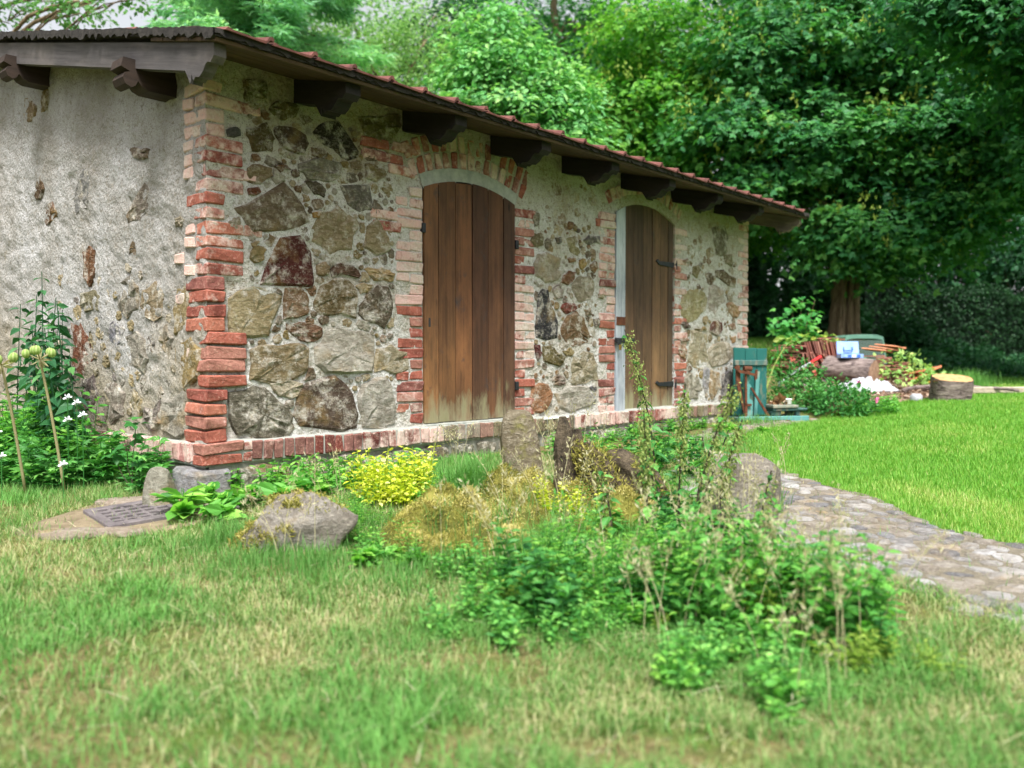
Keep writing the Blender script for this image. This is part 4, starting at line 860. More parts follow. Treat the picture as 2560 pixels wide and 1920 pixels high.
def seeds(T, rng, blobs, n):
    g = Geo()
    for (c, r, nc) in blobs:
        m = max(1, int(n*nc/100)); c = np.array(c); r = np.array(r); d = nrm(rng.normal(0, 1, (m, 3))+np.array([0, 0, -.2])); p = c+d*r*(.8+.25*rng.random((m, 1)))
        for k in range(9):
            q = p+rng.normal(0, .045, (m, 3))*np.array([1, 1, 1.7]); scatter(g, L_RHOMB, q, frames(rng.normal(0, .4, (m, 3))+[0, 0, -1], rng.normal(0, 1, (m, 3))), .085*(.7+.6*rng.random(m)), rng.random(m))
    o = obj('seed_clusters', g, LF_SEED, T); o['kind'] = 'stuff'
rg = np.random.default_rng(31)
# the big maple by the wood pile, its neighbour, and the one that hangs over the roof
bl = [B(17.4, 4.6, 5.2, 1.3, 1.4, .9, 60), B(17.2, 6.2, 4.8, 1.4, 1.7, .9, 80), B(16.8, 7.9, 4.9, 1.4, 1.6, .95, 80), B(17.6, 5.4, 6.7, 1.6, 1.7, 1.1, 80), B(17.4, 7.4, 6.9, 1.7, 1.9, 1.1, 90), B(16.8, 9.3, 4.3, 1.2, 1.4, .8, 60), B(16.6, 9.0, 6.0, 1.4, 1.6, 1.0, 70),
      B(16.6, 6.7, 3.15, .9, 1.0, .6, 42), B(16.8, 8.3, 3.3, 1.0, 1.2, .7, 52), B(17.3, 4.6, 3.9, .8, .9, .5, 34), B(18.2, 6.4, 8.4, 2.0, 2.4, 1.1, 90), B(16.6, 9.9, 7.6, 1.6, 1.7, 1.1, 60), B(17.0, 7.2, 2.55, .5, .6, .35, 14)]
TM = tree('maple_tree', 'big maple with thick ridged trunk and hanging seeds behind the log', b0(18, 6.9), tp((18, 6.93, 1.9), (17.9, 7.0, 3.0), (17.9, 6.8, 4.4), (18, 6.6, 6.5)), .27, bl, 66, .75, L_MAPLE, .13, LF_MAPLE, 41); seeds(TM, rg, bl, 80)
g = Geo(); limb(g, tp((17.95, 6.95, 2.6))[0], tp((17.6, 6.0, 4.6))[0], .20, .12, rg, 10, -.05); obj('limb', g.mesh('limb', True), M['bark'], TM)
for dl in (-.15, .05, .20):
    g = Geo(); tube(g, tp((17.60, 6.91+dl, .6), (17.69, 6.92+dl*.9, 1.2), (17.72, 6.96+dl*.8, 1.9), (17.74, 6.99+dl*.7, 2.9)), [.11, .075, .06, .045], 8); obj('trunk_ridge', g.mesh('trunk_ridge', True), M['bark'], TM)
bl = [B(19.5, 2.3, 4.3, 1.3, 1.5, 1.0, 70), B(19.4, 3.9, 4.6, 1.3, 1.5, 1.0, 80), B(19.6, 2.7, 6.2, 1.5, 1.7, 1.0, 80), B(19.4, 4.6, 6.3, 1.5, 1.6, 1.0, 80), B(19.8, 3.5, 7.9, 1.8, 2.0, 1.0, 90), B(19.2, 5.2, 3.9, .9, 1.1, .8, 46), B(20, 5.8, 8.0, 1.6, 1.8, 1.0, 70)]
T2 = tree('maple_tree', 'fresh green maple laden with pale seeds rising behind the tiled eave', b0(20, 3.6), tp((20, 3.6, 3), (20, 3.7, 7)), .22, bl, 60, .75, L_MAPLE, .118, LF_BRIGHT, 42); seeds(T2, rg, bl, 110)
bl = [B(13.2, 9.4, 4.1, 1.2, 1.3, .8, 60), B(13.4, 8.6, 5.3, 1.3, 1.4, .8, 66), B(12.8, 7.6, 5.6, 1.0, 1.2, .6, 50), B(13.0, 10.2, 5.4, 1.4, 1.6, 1.0, 70), B(13.2, 9.2, 3.0, .7, .8, .5, 22), B(13, 6.4, 6.0, .9, 1.1, .45, 34)]
T3 = tree('maple_tree', 'dark maple with drooping boughs at the far side of the lawn', b0(14.2, 11.2), tp((14.2, 11.2, 3), (14, 11, 6)), .25, bl, 56, .7, L_MAPLE, .12, LF_MAPLE, 43, tint=(-.2, .75)); seeds(T3, rg, bl, 60)
# pale walnut
bl = [B(15.8, .1, 5.2, 1.0, 1.1, .8, 60), B(15.9, .9, 4.7, .7, .8, .7, 44), B(15.8, -.5, 5.8, .7, .8, .6, 40), B(16, -.35, 6.6, .45, .5, .5, 22), B(16, .75, 5.6, .6, .6, .5, 30), B(16, .2, 4.2, 1.1, 1.3, .6, 50), B(16, .05, 6.1, .6, .6, .5, 26)]
tree('walnut_tree', 'bright pale green walnut tree standing above the roof tiles', b0(16.3, .1), tp((16.3, .1, 2.5), (16.2, .1, 4.6)), .12, bl, 60, .55, L_OVAL, .125, LF_WALNUT, 44)
# loose fine-leaved trees
bl = [B(20, -2.6, 6.4, .9, 1.0, 1.1, 50), B(20, -3.4, 7.6, 1.0, 1.1, 1.1, 56), B(20.3, -2.0, 8.0, .9, 1.0, 1.0, 44), B(20, -3.9, 6.0, .8, .9, .8, 36), B(20, -1.6, 6.6, .7, .8, .8, 34), B(20.2, -2.9, 5.2, 1.5, 1.6, .8, 60)]
tree('fruit_tree', 'loose small-leaved pale green tree with sky showing through its twigs', b0(20.4, -2.8), tp((20.4, -2.8, 3), (20.3, -2.8, 6)), .12, bl, 60, .55, L_RHOMB, .075, LF_FINE, 45, jitter=.9)
# deep background trees
bg = [(27, -.6, 8.2, 3.6, 3.4, 'tall dense dark tree behind the pale walnut', LF_DARK, 46, L_OVAL, .16), (27, -4.6, 8.6, 3.4, 3.6, 'tall leafy tree behind the blue-green spruce', LF_FINE, 47, L_OVAL, .15), (27, 5.0, 8.4, 3.8, 3.6, 'broad dark tree behind the seed-laden maple', LF_DARK, 48, L_OVAL, .16),
      (27, 11.5, 7.4, 3.6, 4.0, 'dark tree rising behind the hedge beside the big maple', LF_DARK, 49, L_OVAL, .16), (29, 18.5, 8.0, 4.0, 4.2, 'tall dark tree rising behind the far end of the hedge', LF_DARK, 50, L_OVAL, .16), (31, 24.5, 7.5, 4.4, 4.6, 'dark tree beyond the far end of the hedge', LF_DARK, 54, L_OVAL, .18), (33, 13.5, 10.5, 4.5, 4.5, 'tallest dark tree far behind the hedge', LF_DARK, 55, L_OVAL, .2), (30, 2.2, 9.5, 4.2, 4.0, 'tall green tree between the walnut and the seed-laden maple', LF_MAPLE, 56, L_OVAL, .18), (28, 1.4, 12.0, 3.6, 3.2, 'tall crown closing the gap above the walnut', LF_MAPLE, 58, L_OVAL, .18), (27, 15.5, 4.6, 3.2, 2.6, 'low dark tree right behind the middle of the hedge', LF_DARK, 57, L_OVAL, .16), (24, 9.0, 5.4, 2.2, 2.4, 'low dark tree filling the gap behind the big maple trunk', LF_DARK, 52, L_OVAL, .14)]
for s, l, z, r, rz, lab, mt, sd_, tm, sz in bg:
    rr = np.random.default_rng(sd_); bl = []
    for k in range(9):
        a = k*2.4; bl.append(B(s+math.cos(a)*r*.55, l+math.sin(a)*r*.62, z+rz*.75*(rr.random()*2-1), r*.45, r*.5, rz*.36, 62))
    tree('deciduous_tree', lab, b0(s, l), tp((s, l, z-rz*.4), (s, l, z+rz*.5)), .2, bl, 32, .9, L_RHOMB, sz*1.05, mt, sd_+100, group='trees at the back of the garden')
# tree at the left whose twigs cross the pale sky
bl = [B(13.5, -8.3, 6.0, .7, .9, .35, 26), B(13.8, -7.3, 6.25, .45, .6, .2, 8), B(13.2, -6.6, 5.95, .4, .5, .2, 8), B(14, -9.6, 6.6, 1.0, 1.2, .7, 36), B(14, -8.6, 7.4, 1.0, 1.2, .6, 30), B(13.6, -5.9, 6.25, .3, .35, .15, 4)]
tree('plum_tree', 'dark twiggy tree leaning across the pale sky above the verge board', b0(14, -9.4), tp((14, -9.4, 3), (14, -9.2, 5.4)), .12, bl, 30, .4, L_RHOMB, .10, LF_FINE, 53, tint=(-.3, .5), twigs=4)
# blue-green spruce
def spruce(s, l, h, zlo, rmax, seed, label, nb=330):
    rng = np.random.default_rng(seed); base = W(s, l); T = thing('spruce_tree', base, label, 'tree', 'spruces behind the outbuilding')
    g = Geo(); tube(g, [base-[0, 0, .1], base+[0, 0, h*.5], base+[0, 0, h]], [.17, .10, .015], 9)
    gl_ = Geo()
    for k in range(nb):
        f = rng.random()**.8; z = base[2]+zlo+(h-zlo)*f; L = rmax*(1-f)**.8*(.75+.4*rng.random())+.1; a = k*2.39996
        d = np.array([math.cos(a), math.sin(a), 0]); t = np.linspace(0, 1, 8)[:, None]; P = np.array([base[0], base[1], z])+d*t*L+np.array([0, 0, 1])*(-.32*t+.22*t*t)*L
        tube(g, P, np.linspace(.02, .004, 8), 4, cap=False)
        m = int(90+130*L); u = rng.random(m)**.8; q = np.stack([np.interp(u, t[:, 0], P[:, i]) for i in range(3)], -1); side = np.cross(d, [0, 0, 1]); w_ = (1-.75*u)*.42*L*.55+.05
        q = q+side*(w_*(rng.random(m)*2-1))[:, None]+rng.normal(0, .03, (m, 3)); q[:, 2] -= .06*rng.random(m)
        dd = d*.8+side*(np.sign(rng.random(m)-.5))[:, None]*.8+rng.normal(0, .35, (m, 3))-np.array([0, 0, .35])
        ct = rng.random(); scatter(gl_, L_NEEDLE, q, frames(dd, np.array([0, 0, 1])+rng.normal(0, .5, (m, 3))), .19*(.6+.8*rng.random(m)), np.clip(.5*ct+.5*rng.random(m), 0, 1))
    obj('trunk', g.mesh('trunk', True), M['bark'], T); obj('crown', gl_, LF_BLUE, T)
spruce(16.5, -4.6, 12.5, 2.5, 2.7, 61, 'tall blue-green spruce right above the outbuilding corner'); spruce(19.5, -6.1, 13.5, 2.5, 2.9, 62, 'spruce farther back beside the open patch of sky', 230)
# hedge and bushes
def mass(name, label, cat, pts_fn, n, tmpl, size, mat, seed, base, stem=None, group=None, up=.8):
    rng = np.random.default_rng(seed); p, out = pts_fn(rng, n); g = Geo(); T = thing(name, base, label, cat, group)
    nn = nrm(np.array([0, 0, up])+.8*out+.6*rng.normal(0, 1, (n, 3))); dd = out+.8*rng.normal(0, 1, (n, 3))-np.array([0, 0, .3])
    scatter(g, tmpl, p, frames(dd, nn), size*(.6+.8*rng.random(n)), np.clip(.5*vnoise(p[:, 0]*3, p[:, 1]*3+p[:, 2]*3)+.5*rng.random(n), 0, 1)); obj('foliage', g, mat, T)
    g = Geo(); base = np.array(base)
    for _ in range(stem or 7):
        e = p[int(rng.integers(n))]; a = np.array([base[0]*.6+e[0]*.4, base[1]*.6+e[1]*.4, 0]); a[2] = ground(a[0], a[1])-.03; limb(g, a, e, .012, .004, rng, 5, 0, 5)
    obj('stems', g, M['bark'], T); return T
def dome(c, r, zlo=0.0, shell=.5):
    c = np.array(c, float); r = np.array(r, float)
    def f(rng, n):
        d = nrm(rng.normal(0, 1, (n, 3))); d[:, 2] = np.abs(d[:, 2])*(1-zlo)+zlo*d[:, 2]; rad = (shell+(1-shell)*rng.random(n))*(1+.14*np.sin(d[:, 0]*7+c[0])*np.cos(d[:, 1]*6)); return c+d*r*rad[:, None], d
    return f
def hedge_pts(rng, n):
    s = 23.4+rng.random(n)*1.2; l = 9.6+13*rng.random(n); z = rng.random(n)**.8; face = rng.random(n); s = np.where(face < .6, 23.4+.25*rng.random(n), s); z = np.where(face > .75, .9+.12*rng.random(n), z)
    x = CAM[0]+s*VH[0]+l*RH[0]; y = CAM[1]+s*VH[1]+l*RH[1]; zz = ground(x, y)+z*(1.85+.12*np.sin(l*2.1)+.1*np.sin(l*5.3)); o = np.where((face < .75)[:, None], -VH, UP); return np.stack([x, y, zz], -1), o
T = mass('hedge', 'long dark clipped hedge across the back of the lawn', 'hedge', hedge_pts, 28000, L_RHOMB, .09, LF_HEDGE, 71, W(23.9, 15), 30)
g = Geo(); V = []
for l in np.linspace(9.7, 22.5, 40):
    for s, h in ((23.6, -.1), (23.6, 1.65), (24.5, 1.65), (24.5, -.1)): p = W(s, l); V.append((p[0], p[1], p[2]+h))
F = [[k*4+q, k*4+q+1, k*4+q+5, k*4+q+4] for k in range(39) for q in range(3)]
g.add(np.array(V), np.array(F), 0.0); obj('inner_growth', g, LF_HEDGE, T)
LF_BOX = leafmat('box_leaf', [(30, 76, 44), (44, 98, 54), (64, 122, 66)], .5, .2)
for (s, l, r, lab, nm, mt, n, sz) in ((20.5, 11.3, (.5, .5, .55), 'clipped round dark green bush in front of the hedge', 'round_bush', LF_BOX, 3500, .06), (19.5, 8.9, (.8, .8, .8), 'loose dark green bush between the big maple and the round bush', 'bush', LF_DARK, 3000, .12),
        (20.5, 5.2, (1.3, 1.3, 2.4), 'tall dark shrub behind the far corner of the outbuilding', 'shrub', LF_DARK, 5200, .15), (21.5, 7.6, (1.2, 1.2, 1.5), 'dark shrub just behind the big maple trunk', 'shrub', LF_DARK, 3600, .14), (17.5, 13.5, (.9, .9, 1.0), 'soft green bush at the edge of the lawn under the drooping maple', 'bush', LF_DARK, 2600, .12), (21, 10.2, (1.0, 1.0, .6), 'low dark bush at the near end of the hedge', 'bush', LF_DARK, 2400, .12),
        (19, 3.3, (1.4, 1.4, 2.0), 'dark shrub hidden low behind the roof', 'shrub', LF_DARK, 3000, .15)):
    p = W(s, l); mass(nm, lab, 'bush', dome(p, r), n, L_OVAL if sz < .14 else L_MAPLE, sz, mt, int(s*10+l), p)
for k, (s, l) in enumerate(((16.2, 7.5), (17.2, 8.2), (18.4, 9.9), (16.4, 9.2), (19.2, 11.0), (20.2, 13.0), (18.6, 12.2), (17, 10.6), (22, 13.5), (22, 16))):
    p = W(s, l); mass('ground_cover_plant', 'low green leafy ground cover growing under the trees before the hedge', 'plant', dome(p, (.85, .85, .26)), 1100, L_OVAL, .10, LF_DARK, 200+k, p, 3, 'ground cover under the trees')
for k, (s, l, r, h) in enumerate(((25.5, 7.6, 1.7, 4.4), (26, 10.2, 1.8, 4.6), (26.5, 13.0, 1.9, 4.4), (26.5, 16.2, 1.9, 4.6), (27, 19.4, 2.0, 4.8), (25, 5.0, 1.6, 4.6), (27, 22.6, 2.0, 4.6))):
    p = W(s, l); mass('backdrop_shrub', ['dark shrub filling the gap between outbuilding and big maple', 'dark shrub behind the near end of the hedge', 'dark shrub rising over the hedge past its near end', 'dark shrub rising over the middle of the hedge', 'dark shrub rising over the far part of the hedge', 'dark shrub behind the far corner of the outbuilding roof', 'dark shrub at the very end of the hedge'][k], 'bush', dome(p, (r, r, h), .0, .72), 3600, L_RHOMB, .26, LF_DARK, 700+k, p)
# young maple sapling and its arching neighbour
LF_SAP = leafmat('sapling_leaf', [(64, 140, 72), (86, 164, 82), (116, 186, 92)], .5, .4)
p = W(14.2, 4.75); rs = np.random.default_rng(81); T = thing('maple_sapling', p, 'young bright green maple sapling beside the tile pile', 'sapling'); g = Geo(); gl2 = Geo()
for k in range(7):
    a = k*.9+.3; e = p+np.array([math.cos(a)*.36*(.4+rs.random()), math.sin(a)*.36*(.4+rs.random()), .55+.65*rs.random()]); limb(g, p-[0, 0, .05], e, .012, .004, rs, 5, -.05)
    m = 34; t = .35+.65*rs.random(m); q = p+(e-p)*t[:, None]+rs.normal(0, .09, (m, 3)); scatter(gl2, L_MAPLE, q, frames(rs.normal(0, 1, (m, 3))*[1, 1, .3], np.array([0, 0, 1])+.4*rs.normal(0, 1, (m, 3))-VH*.4), .12*(.6+.7*rs.random(m)), rs.random(m))
obj('stems', g, M['bark'], T); obj('leaves', gl2, LF_SAP, T)
p = W(12.0, 3.55); q = W(13.2, 4.4); T = thing('bramble', p, 'thin arching bramble shoot reaching out from the outbuilding corner', 'bramble'); g = Geo(); P = np.array([p, p*.75+q*.25+[0, 0, .32], p*.4+q*.6+[0, 0, .55], q+[0, 0, .62]]); t = np.linspace(0, 3, 14); P = np.stack([np.interp(t, np.arange(4), P[:, i]) for i in range(3)], -1); tube(g, P, np.linspace(.012, .005, 14), 5); obj('shoot', g, leafmat('shoot_bark', [(126, 142, 70), (150, 160, 90)], .7, .1), T)
g = Geo(); m = 70; k = rs.integers(2, 14, m); scatter(g, L_OVAL, P[k]+rs.normal(0, .05, (m, 3)), frames(rs.normal(0, 1, (m, 3)), np.array([0, 0, 1])+.5*rs.normal(0, 1, (m, 3))), .06+.03*rs.random(m), rs.random(m)); obj('leaves', g, LF_SAP, T)
# ------------------------------------------------------------------ stones in the garden
def rock(name, label, cat, loc, r, seed, color, mat='mossy_stone', facets=9, taper=0.0, lean=(0, 0), rz=0.0, rough=.05, box=2.0, group=None):
    import bmesh
    rng = np.random.default_rng(seed); bm = bmesh.new(); bmesh.ops.create_icosphere(bm, subdivisions=4, radius=1); me = bpy.data.meshes.new(name); bm.to_mesh(me); bm.free()
    V = np.zeros(len(me.vertices)*3); me.vertices.foreach_get('co', V); V = V.reshape(-1, 3)
    V = np.sign(V)*np.abs(V)**(2/box); V /= np.max(np.abs(V))
    for _ in range(facets):
        d = nrm(rng.normal(0, 1, 3)); h = .62+.25*rng.random(); e = V@d; k = e > h; V[k] -= np.outer((e[k]-h)*.92, d)
    V += nrm(V)*((fbm(V[:, 0]*2.5+seed, V[:, 1]*2.5+V[:, 2]*1.7, 4)*2.2*rough+fbm(V[:, 2]*7+seed, V[:, 0]*7+V[:, 1]*5, 3)*rough*.9+fbm(V[:, 0]*16+V[:, 2]*9, V[:, 1]*16+seed, 2)*rough*.45)[:, None])
    V = V*np.array(r); tz = (V[:, 2]+r[2])/(2*r[2]); V[:, 0] *= 1-taper*tz; V[:, 1] *= 1-taper*tz; V[:, 0] += lean[0]*tz*r[2]; V[:, 1] += lean[1]*tz*r[2]
    c, s = math.cos(rz), math.sin(rz); V = np.stack([V[:, 0]*c-V[:, 1]*s, V[:, 0]*s+V[:, 1]*c, V[:, 2]], -1)
    me.vertices.foreach_set('co', V.ravel()); me.polygons.foreach_set('use_smooth', np.full(len(me.polygons), True)); me.update()
    return obj(name, me, M[mat], None, loc, color=(*lin(color), 1), label=label, cat=cat, group=group)
RZ = math.atan2(RH[1], RH[0])
def moss_on(o, n, seed, pick, size=.02):                  # moss shoots growing on part of a stone
    rng = np.random.default_rng(seed); me = o.data; V = np.zeros(len(me.vertices)*3); me.vertices.foreach_get('co', V); V = V.reshape(-1, 3)+np.array(o.location); V = V[pick(V-np.array(o.location))]
    q = V[rng.integers(0, len(V), n)]+rng.normal(0, .012, (n, 3)); g = Geo(); scatter(g, L_LONG, q, frames(np.array([0, 0, .5])+rng.normal(0, .7, (n, 3)), rng.normal(0, 1, (n, 3))), size*(.6+.9*rng.random(n)), rng.random(n)); m = obj('moss', g, MOSS_TIPS, None); m.parent = o; m.matrix_parent_inverse = Matrix.Translation(-o.location); m['kind'] = 'stuff'
MOSS_TIPS = leafmat('moss_tips', [(98, 100, 46), (138, 136, 64), (172, 162, 86), (208, 196, 130)], .9, .15, .05, (1, 1, .7))
p = W(3.98, -1.08); rock('boulder', 'low grey boulder with moss patches in front of the yellow shrub', 'boulder', p+[0, 0, .05], (.40, .25, .215), 5, (158, 152, 144), mat='stone', rz=RZ, taper=.42, lean=(.70, 0), rough=.13, facets=16, box=2.4)
bo_ = SC.objects['boulder']; moss_on(bo_, 2600, 1, lambda v: ((v@RH) < -.06) & ((v@VH) < .05) & (v[:, 2] < .06) & (v[:, 2] > -.12) & (fbm(v[:, 0]*9, v[:, 2]*9, 2) > -.08)); moss_on(bo_, 900, 2, lambda v: ((v@RH) > -.05) & ((v@RH) < .10) & ((v@VH) < 0.05) & (v[:, 2] > .0) & (fbm(v[:, 0]*9+4, v[:, 2]*9, 2) > .06)); moss_on(bo_, 700, 3, lambda v: (v[:, 2] > .12), .016)
p = W(5.35, .07); rock('standing_stone', 'upright tapering grey stone set in the ground before the first door', 'stone', p+[0, 0, .12], (.175, .11, .34), 8, (136, 126, 106), rz=RZ, taper=.42, lean=(-.10, 0), box=5.0, facets=2, rough=.04)
p = W(4.15, 1.12); rock('edge_stone', 'large squarish grey stone at the edge of the cobbled path', 'stone', p+[0, 0, .12], (.26, .2, .28), 12, (150, 144, 134), rz=RZ+.2, taper=.28, box=2.8, facets=6, rough=.05, mat='stone')
p = W(4.68, -1.93); rock('corner_rock', 'pale angular rock leaning by the foot of the brick corner', 'rock', p+[0, 0, .08], (.105, .09, .14), 15, (160, 158, 144), rz=RZ+.4, taper=.3, box=3.0, facets=7, rough=.03, mat='stone')
for k, (s, l, a) in enumerate(((3.75, -.42, .05), (4.55, -1.5, .05), (3.5, .1, .045))):
    p = W(s, l); rock('loose_stone', ['small grey stone half hidden in the creeping leaves right of the boulder', 'small grey stone among weeds at the foot of the plinth', 'small grey stone in the grass before the mossy mound'][k], 'stone', p+[0, 0, .02], (a, a*.8, a*.7), 30+k, (146, 142, 138), mat='stone')
# drain grate
gc = np.array([-.505, -.18]); gth = math.atan2(-.25, .05); e1 = np.array([.34, -.05]); gz = float(ground(*gc))+.014; gsx = float(ground(gc[0]+.2, gc[1])-ground(gc[0]-.2, gc[1]))/.4; gsy = float(ground(gc[0], gc[1]+.2)-ground(gc[0], gc[1]-.2))/.4
T = thing('drain_grate', (gc[0], gc[1], gz), 'square cast iron drain grate set among the flat slabs', 'drain'); MG = rotz(-.10, (gc[0], gc[1], gz)); MG[2, :3] = [gsx, gsy, 1]; GI = m_flat('cast_iron', (86, 80, 82), (128, 120, 120), 18, .7, .4, .003, .3, .3)
g = Geo()
for a, b, c, d in ((-.21, .21, -.20, -.15), (-.21, .21, .15, .20), (-.21, -.16, -.15, .15), (.16, .21, -.15, .15)): cbox(g, a, b, c, d, -.03, .012, .004, M=MG)
obj('frame', g, GI, T)
for k in range(4):
    g = Geo(); y = -.098+k*.065; cbox(g, -.16, .16, y-.011, y+.011, -.02, .009, .003, M=MG); obj('bar', g, GI, T)
for k in range(4):
    g = Geo(); x = -.098+k*.065; cbox(g, x-.009, x+.009, -.15, .15, -.02, .0075, .003, M=MG); obj('bar', g, GI, T)
g = Geo(); cbox(g, -.165, .165, -.155, .155, -.06, -.003, .002, M=MG); obj('pit_dark_block', g, M['felt'], T)  # solid black block just under the bars, imitates the darkness inside the holes
SL = [(-.88, -.30, .17, .10, 'flat grey slab in the grass beyond the outer edge of the drain'), (-.22, -.10, .15, .09, 'flat slab between the drain and the brick corner'), (-.13, -.27, .16, .08, 'flat slab under the broad-leaved weeds beside the drain'), (-.20, -.42, .15, .07, 'flat slab at the lower corner of the drain'), (-.42, .12, .17, .09, 'flat slab on the rock side of the drain'), (-.02, -.17, .12, .08, 'flat slab right under the corner footing'), (-.70, -.44, .12, .07, 'small flat slab sunk in the grass below the drain')]
rng = np.random.default_rng(77)
for x, y, a, b, lab in SL:
    me = blob_mesh(rng, 9, .5, .88, 'paving_slab'); obj('paving_slab', me, M['stone'], None, (x, y, float(ground(x, y))+.012), (0, 0, -.75+rng.normal(0, .2)), (a, b, .025), (*lin((176, 162, 148)), 1), lab, 'slab', 'flat slabs round the drain')

# ------------------------------------------------------------------ stump, moss, mound
def moss_mound(label, c, r, seed, n=5200, rz=0.0, hz=1.0):
    rng = np.random.default_rng(seed); a = np.linspace(0, 2*np.pi, 97)[:-1]; R = np.linspace(0, 1, 40); AA, RR = np.meshgrid(a, R)
    rag = 1+.5*fbm(np.cos(AA)*2.3+seed*5, np.sin(AA)*2.3, 3); lx = r[0]*RR*np.cos(AA)*rag*(1+.18*np.sin(3*AA+seed)); ly = r[1]*RR*np.sin(AA)*rag*(1+.15*np.cos(2*AA+seed)); X = c[0]+lx*math.cos(rz)-ly*math.sin(rz); Y = c[1]+lx*math.sin(rz)+ly*math.cos(rz)
    Hh = r[2]*np.sqrt(np.maximum(1-RR**2.2, 0))*(1+1.3*fbm(X*8+seed, Y*8, 3))+.05*np.abs(fbm(X*26+seed, Y*26, 2)); Z = ground(X, Y)-.03+Hh
    i = (np.arange(39)[:, None]*96+np.arange(96)[None]).ravel(); j = (np.arange(39)[:, None]*96+(np.arange(96)[None]+1) % 96).ravel()
    T = thing('moss_mound', (c[0], c[1], float(ground(c[0], c[1]))), label, 'moss'); g = Geo(); V = np.stack([X, Y, Z], -1).reshape(-1, 3); g.add(V, np.stack([i, j, j+96, i+96], -1), np.clip(.12+1.5*fbm(X*14, Y*14, 3), 0, 1).ravel()); obj('cushion', g.mesh('cushion', True), M['moss'], T)  # low tint puts the shadow between the shoots into the cushion colour
    k = rng.integers(96, len(V), n); q = V[k]+rng.normal(0, .008, (n, 3)); nn = rng.normal(0, 1, (n, 3)); g = Geo(); scatter(g, L_NEEDLE, q, frames(np.array([0, 0, .8])+.9*rng.normal(0, 1, (n, 3)), nn), .017*(.6+.9*rng.random(n)), np.clip(.50+1.5*fbm(q[:, 0]*11, q[:, 1]*11, 2)+.25*rng.normal(0, 1, n), 0, 1)); o = obj('moss_shoots', g, MOSS_TIPS, T); o['kind'] = 'stuff'
MM = [(4.12, -.18, .52, .30, .12, 10000, 'broad low moss cover under the humps of the weedy heap'), (4.08, -.40, .22, .16, .13, 7000, 'mossy hump right beside the boulder'), (4.02, -.16, .23, .16, .16, 8000, 'tallest mossy hump in the middle of the weedy heap'), (4.30, -.26, .24, .17, .17, 7000, 'mossy hump behind the middle hump near the fine grass tuft'), (4.25, .02, .21, .15, .13, 7000, 'mossy hump at the foot of the golden sprig'), (4.75, .03, .23, .17, .18, 10000, 'rounded moss cushion at the foot of the upright stone'), (3.80, -.36, .22, .12, .09, 6000, 'low moss patch creeping toward the mown grass'), (3.85, -.04, .15, .10, .09, 4000, 'small low moss patch before the middle hump'), (4.45, .62, .16, .12, .13, 5000, 'dark mossy lump beyond the stump roots')]
for k, (s_, l_, a_, b_, h_, n_m, lab) in enumerate(MM): moss_mound(lab, W(s_, l_), (a_, b_, h_*1.18), k+1, n_m, RZ+.3*math.sin(k*2.0))
def ridge(g, P, R, seed, k=28, tint=.5):
    P = np.array(P, float); m = 36; t = np.linspace(0, len(P)-1, m); Q = np.stack([np.interp(t, np.arange(len(P)), P[:, i]) for i in range(3)], -1); Rr = np.interp(t, np.arange(len(P)), R); tube(g, Q, Rr, k, tint)
    V = g.v[-2]; c = np.repeat(Q, k, 0); a = np.tile(np.arange(k), m)*2*np.pi/k; d = V-c; h = np.repeat(t, k)
    g.v[-2] = c+d*(1+.9*fbm(np.cos(a)*2.2+seed*3, np.sin(a)*2.2+h*.8, 3)+.35*fbm(np.cos(a)*6+seed, np.sin(a)*6+h*1.5, 2)+.12*np.sin(a*5+seed))[:, None]
ps = W(4.75, .38); T = thing('rotten_stump', ps, 'dark rotten tree stump with moss-covered roots beside the upright stone', 'stump')
def o3(a, b, z): return ps+RH*a*1.15+VH*b+UP*z*1.22
g = Geo(); ridge(g, [o3(-.05, .02, -.08), o3(-.06, .03, .12), o3(-.075, .03, .28), o3(-.085, .03, .40)], [.095, .07, .06, .02], 1); ridge(g, [o3(.01, .05, -.05), o3(.0, .06, .15), o3(-.01, .06, .34)], [.07, .05, .022], 2); ridge(g, [o3(-.02, .12, -.05), o3(-.03, .12, .2), o3(-.04, .12, .30)], [.08, .05, .02], 5); 
for q in range(9):
    a_ = q*.7; e = o3(-.05+.06*math.cos(a_), .06+.05*math.sin(a_), .24); tube(g, [e-UP*.22, e, e+UP*(.05+.13*((q*37) % 7)/7)+RH*.01], [.026, .02, .003], 5)
obj('trunk', g.mesh('trunk', False), M['rotten'], T, color=(*lin((84, 68, 52)), 1))
roots = []
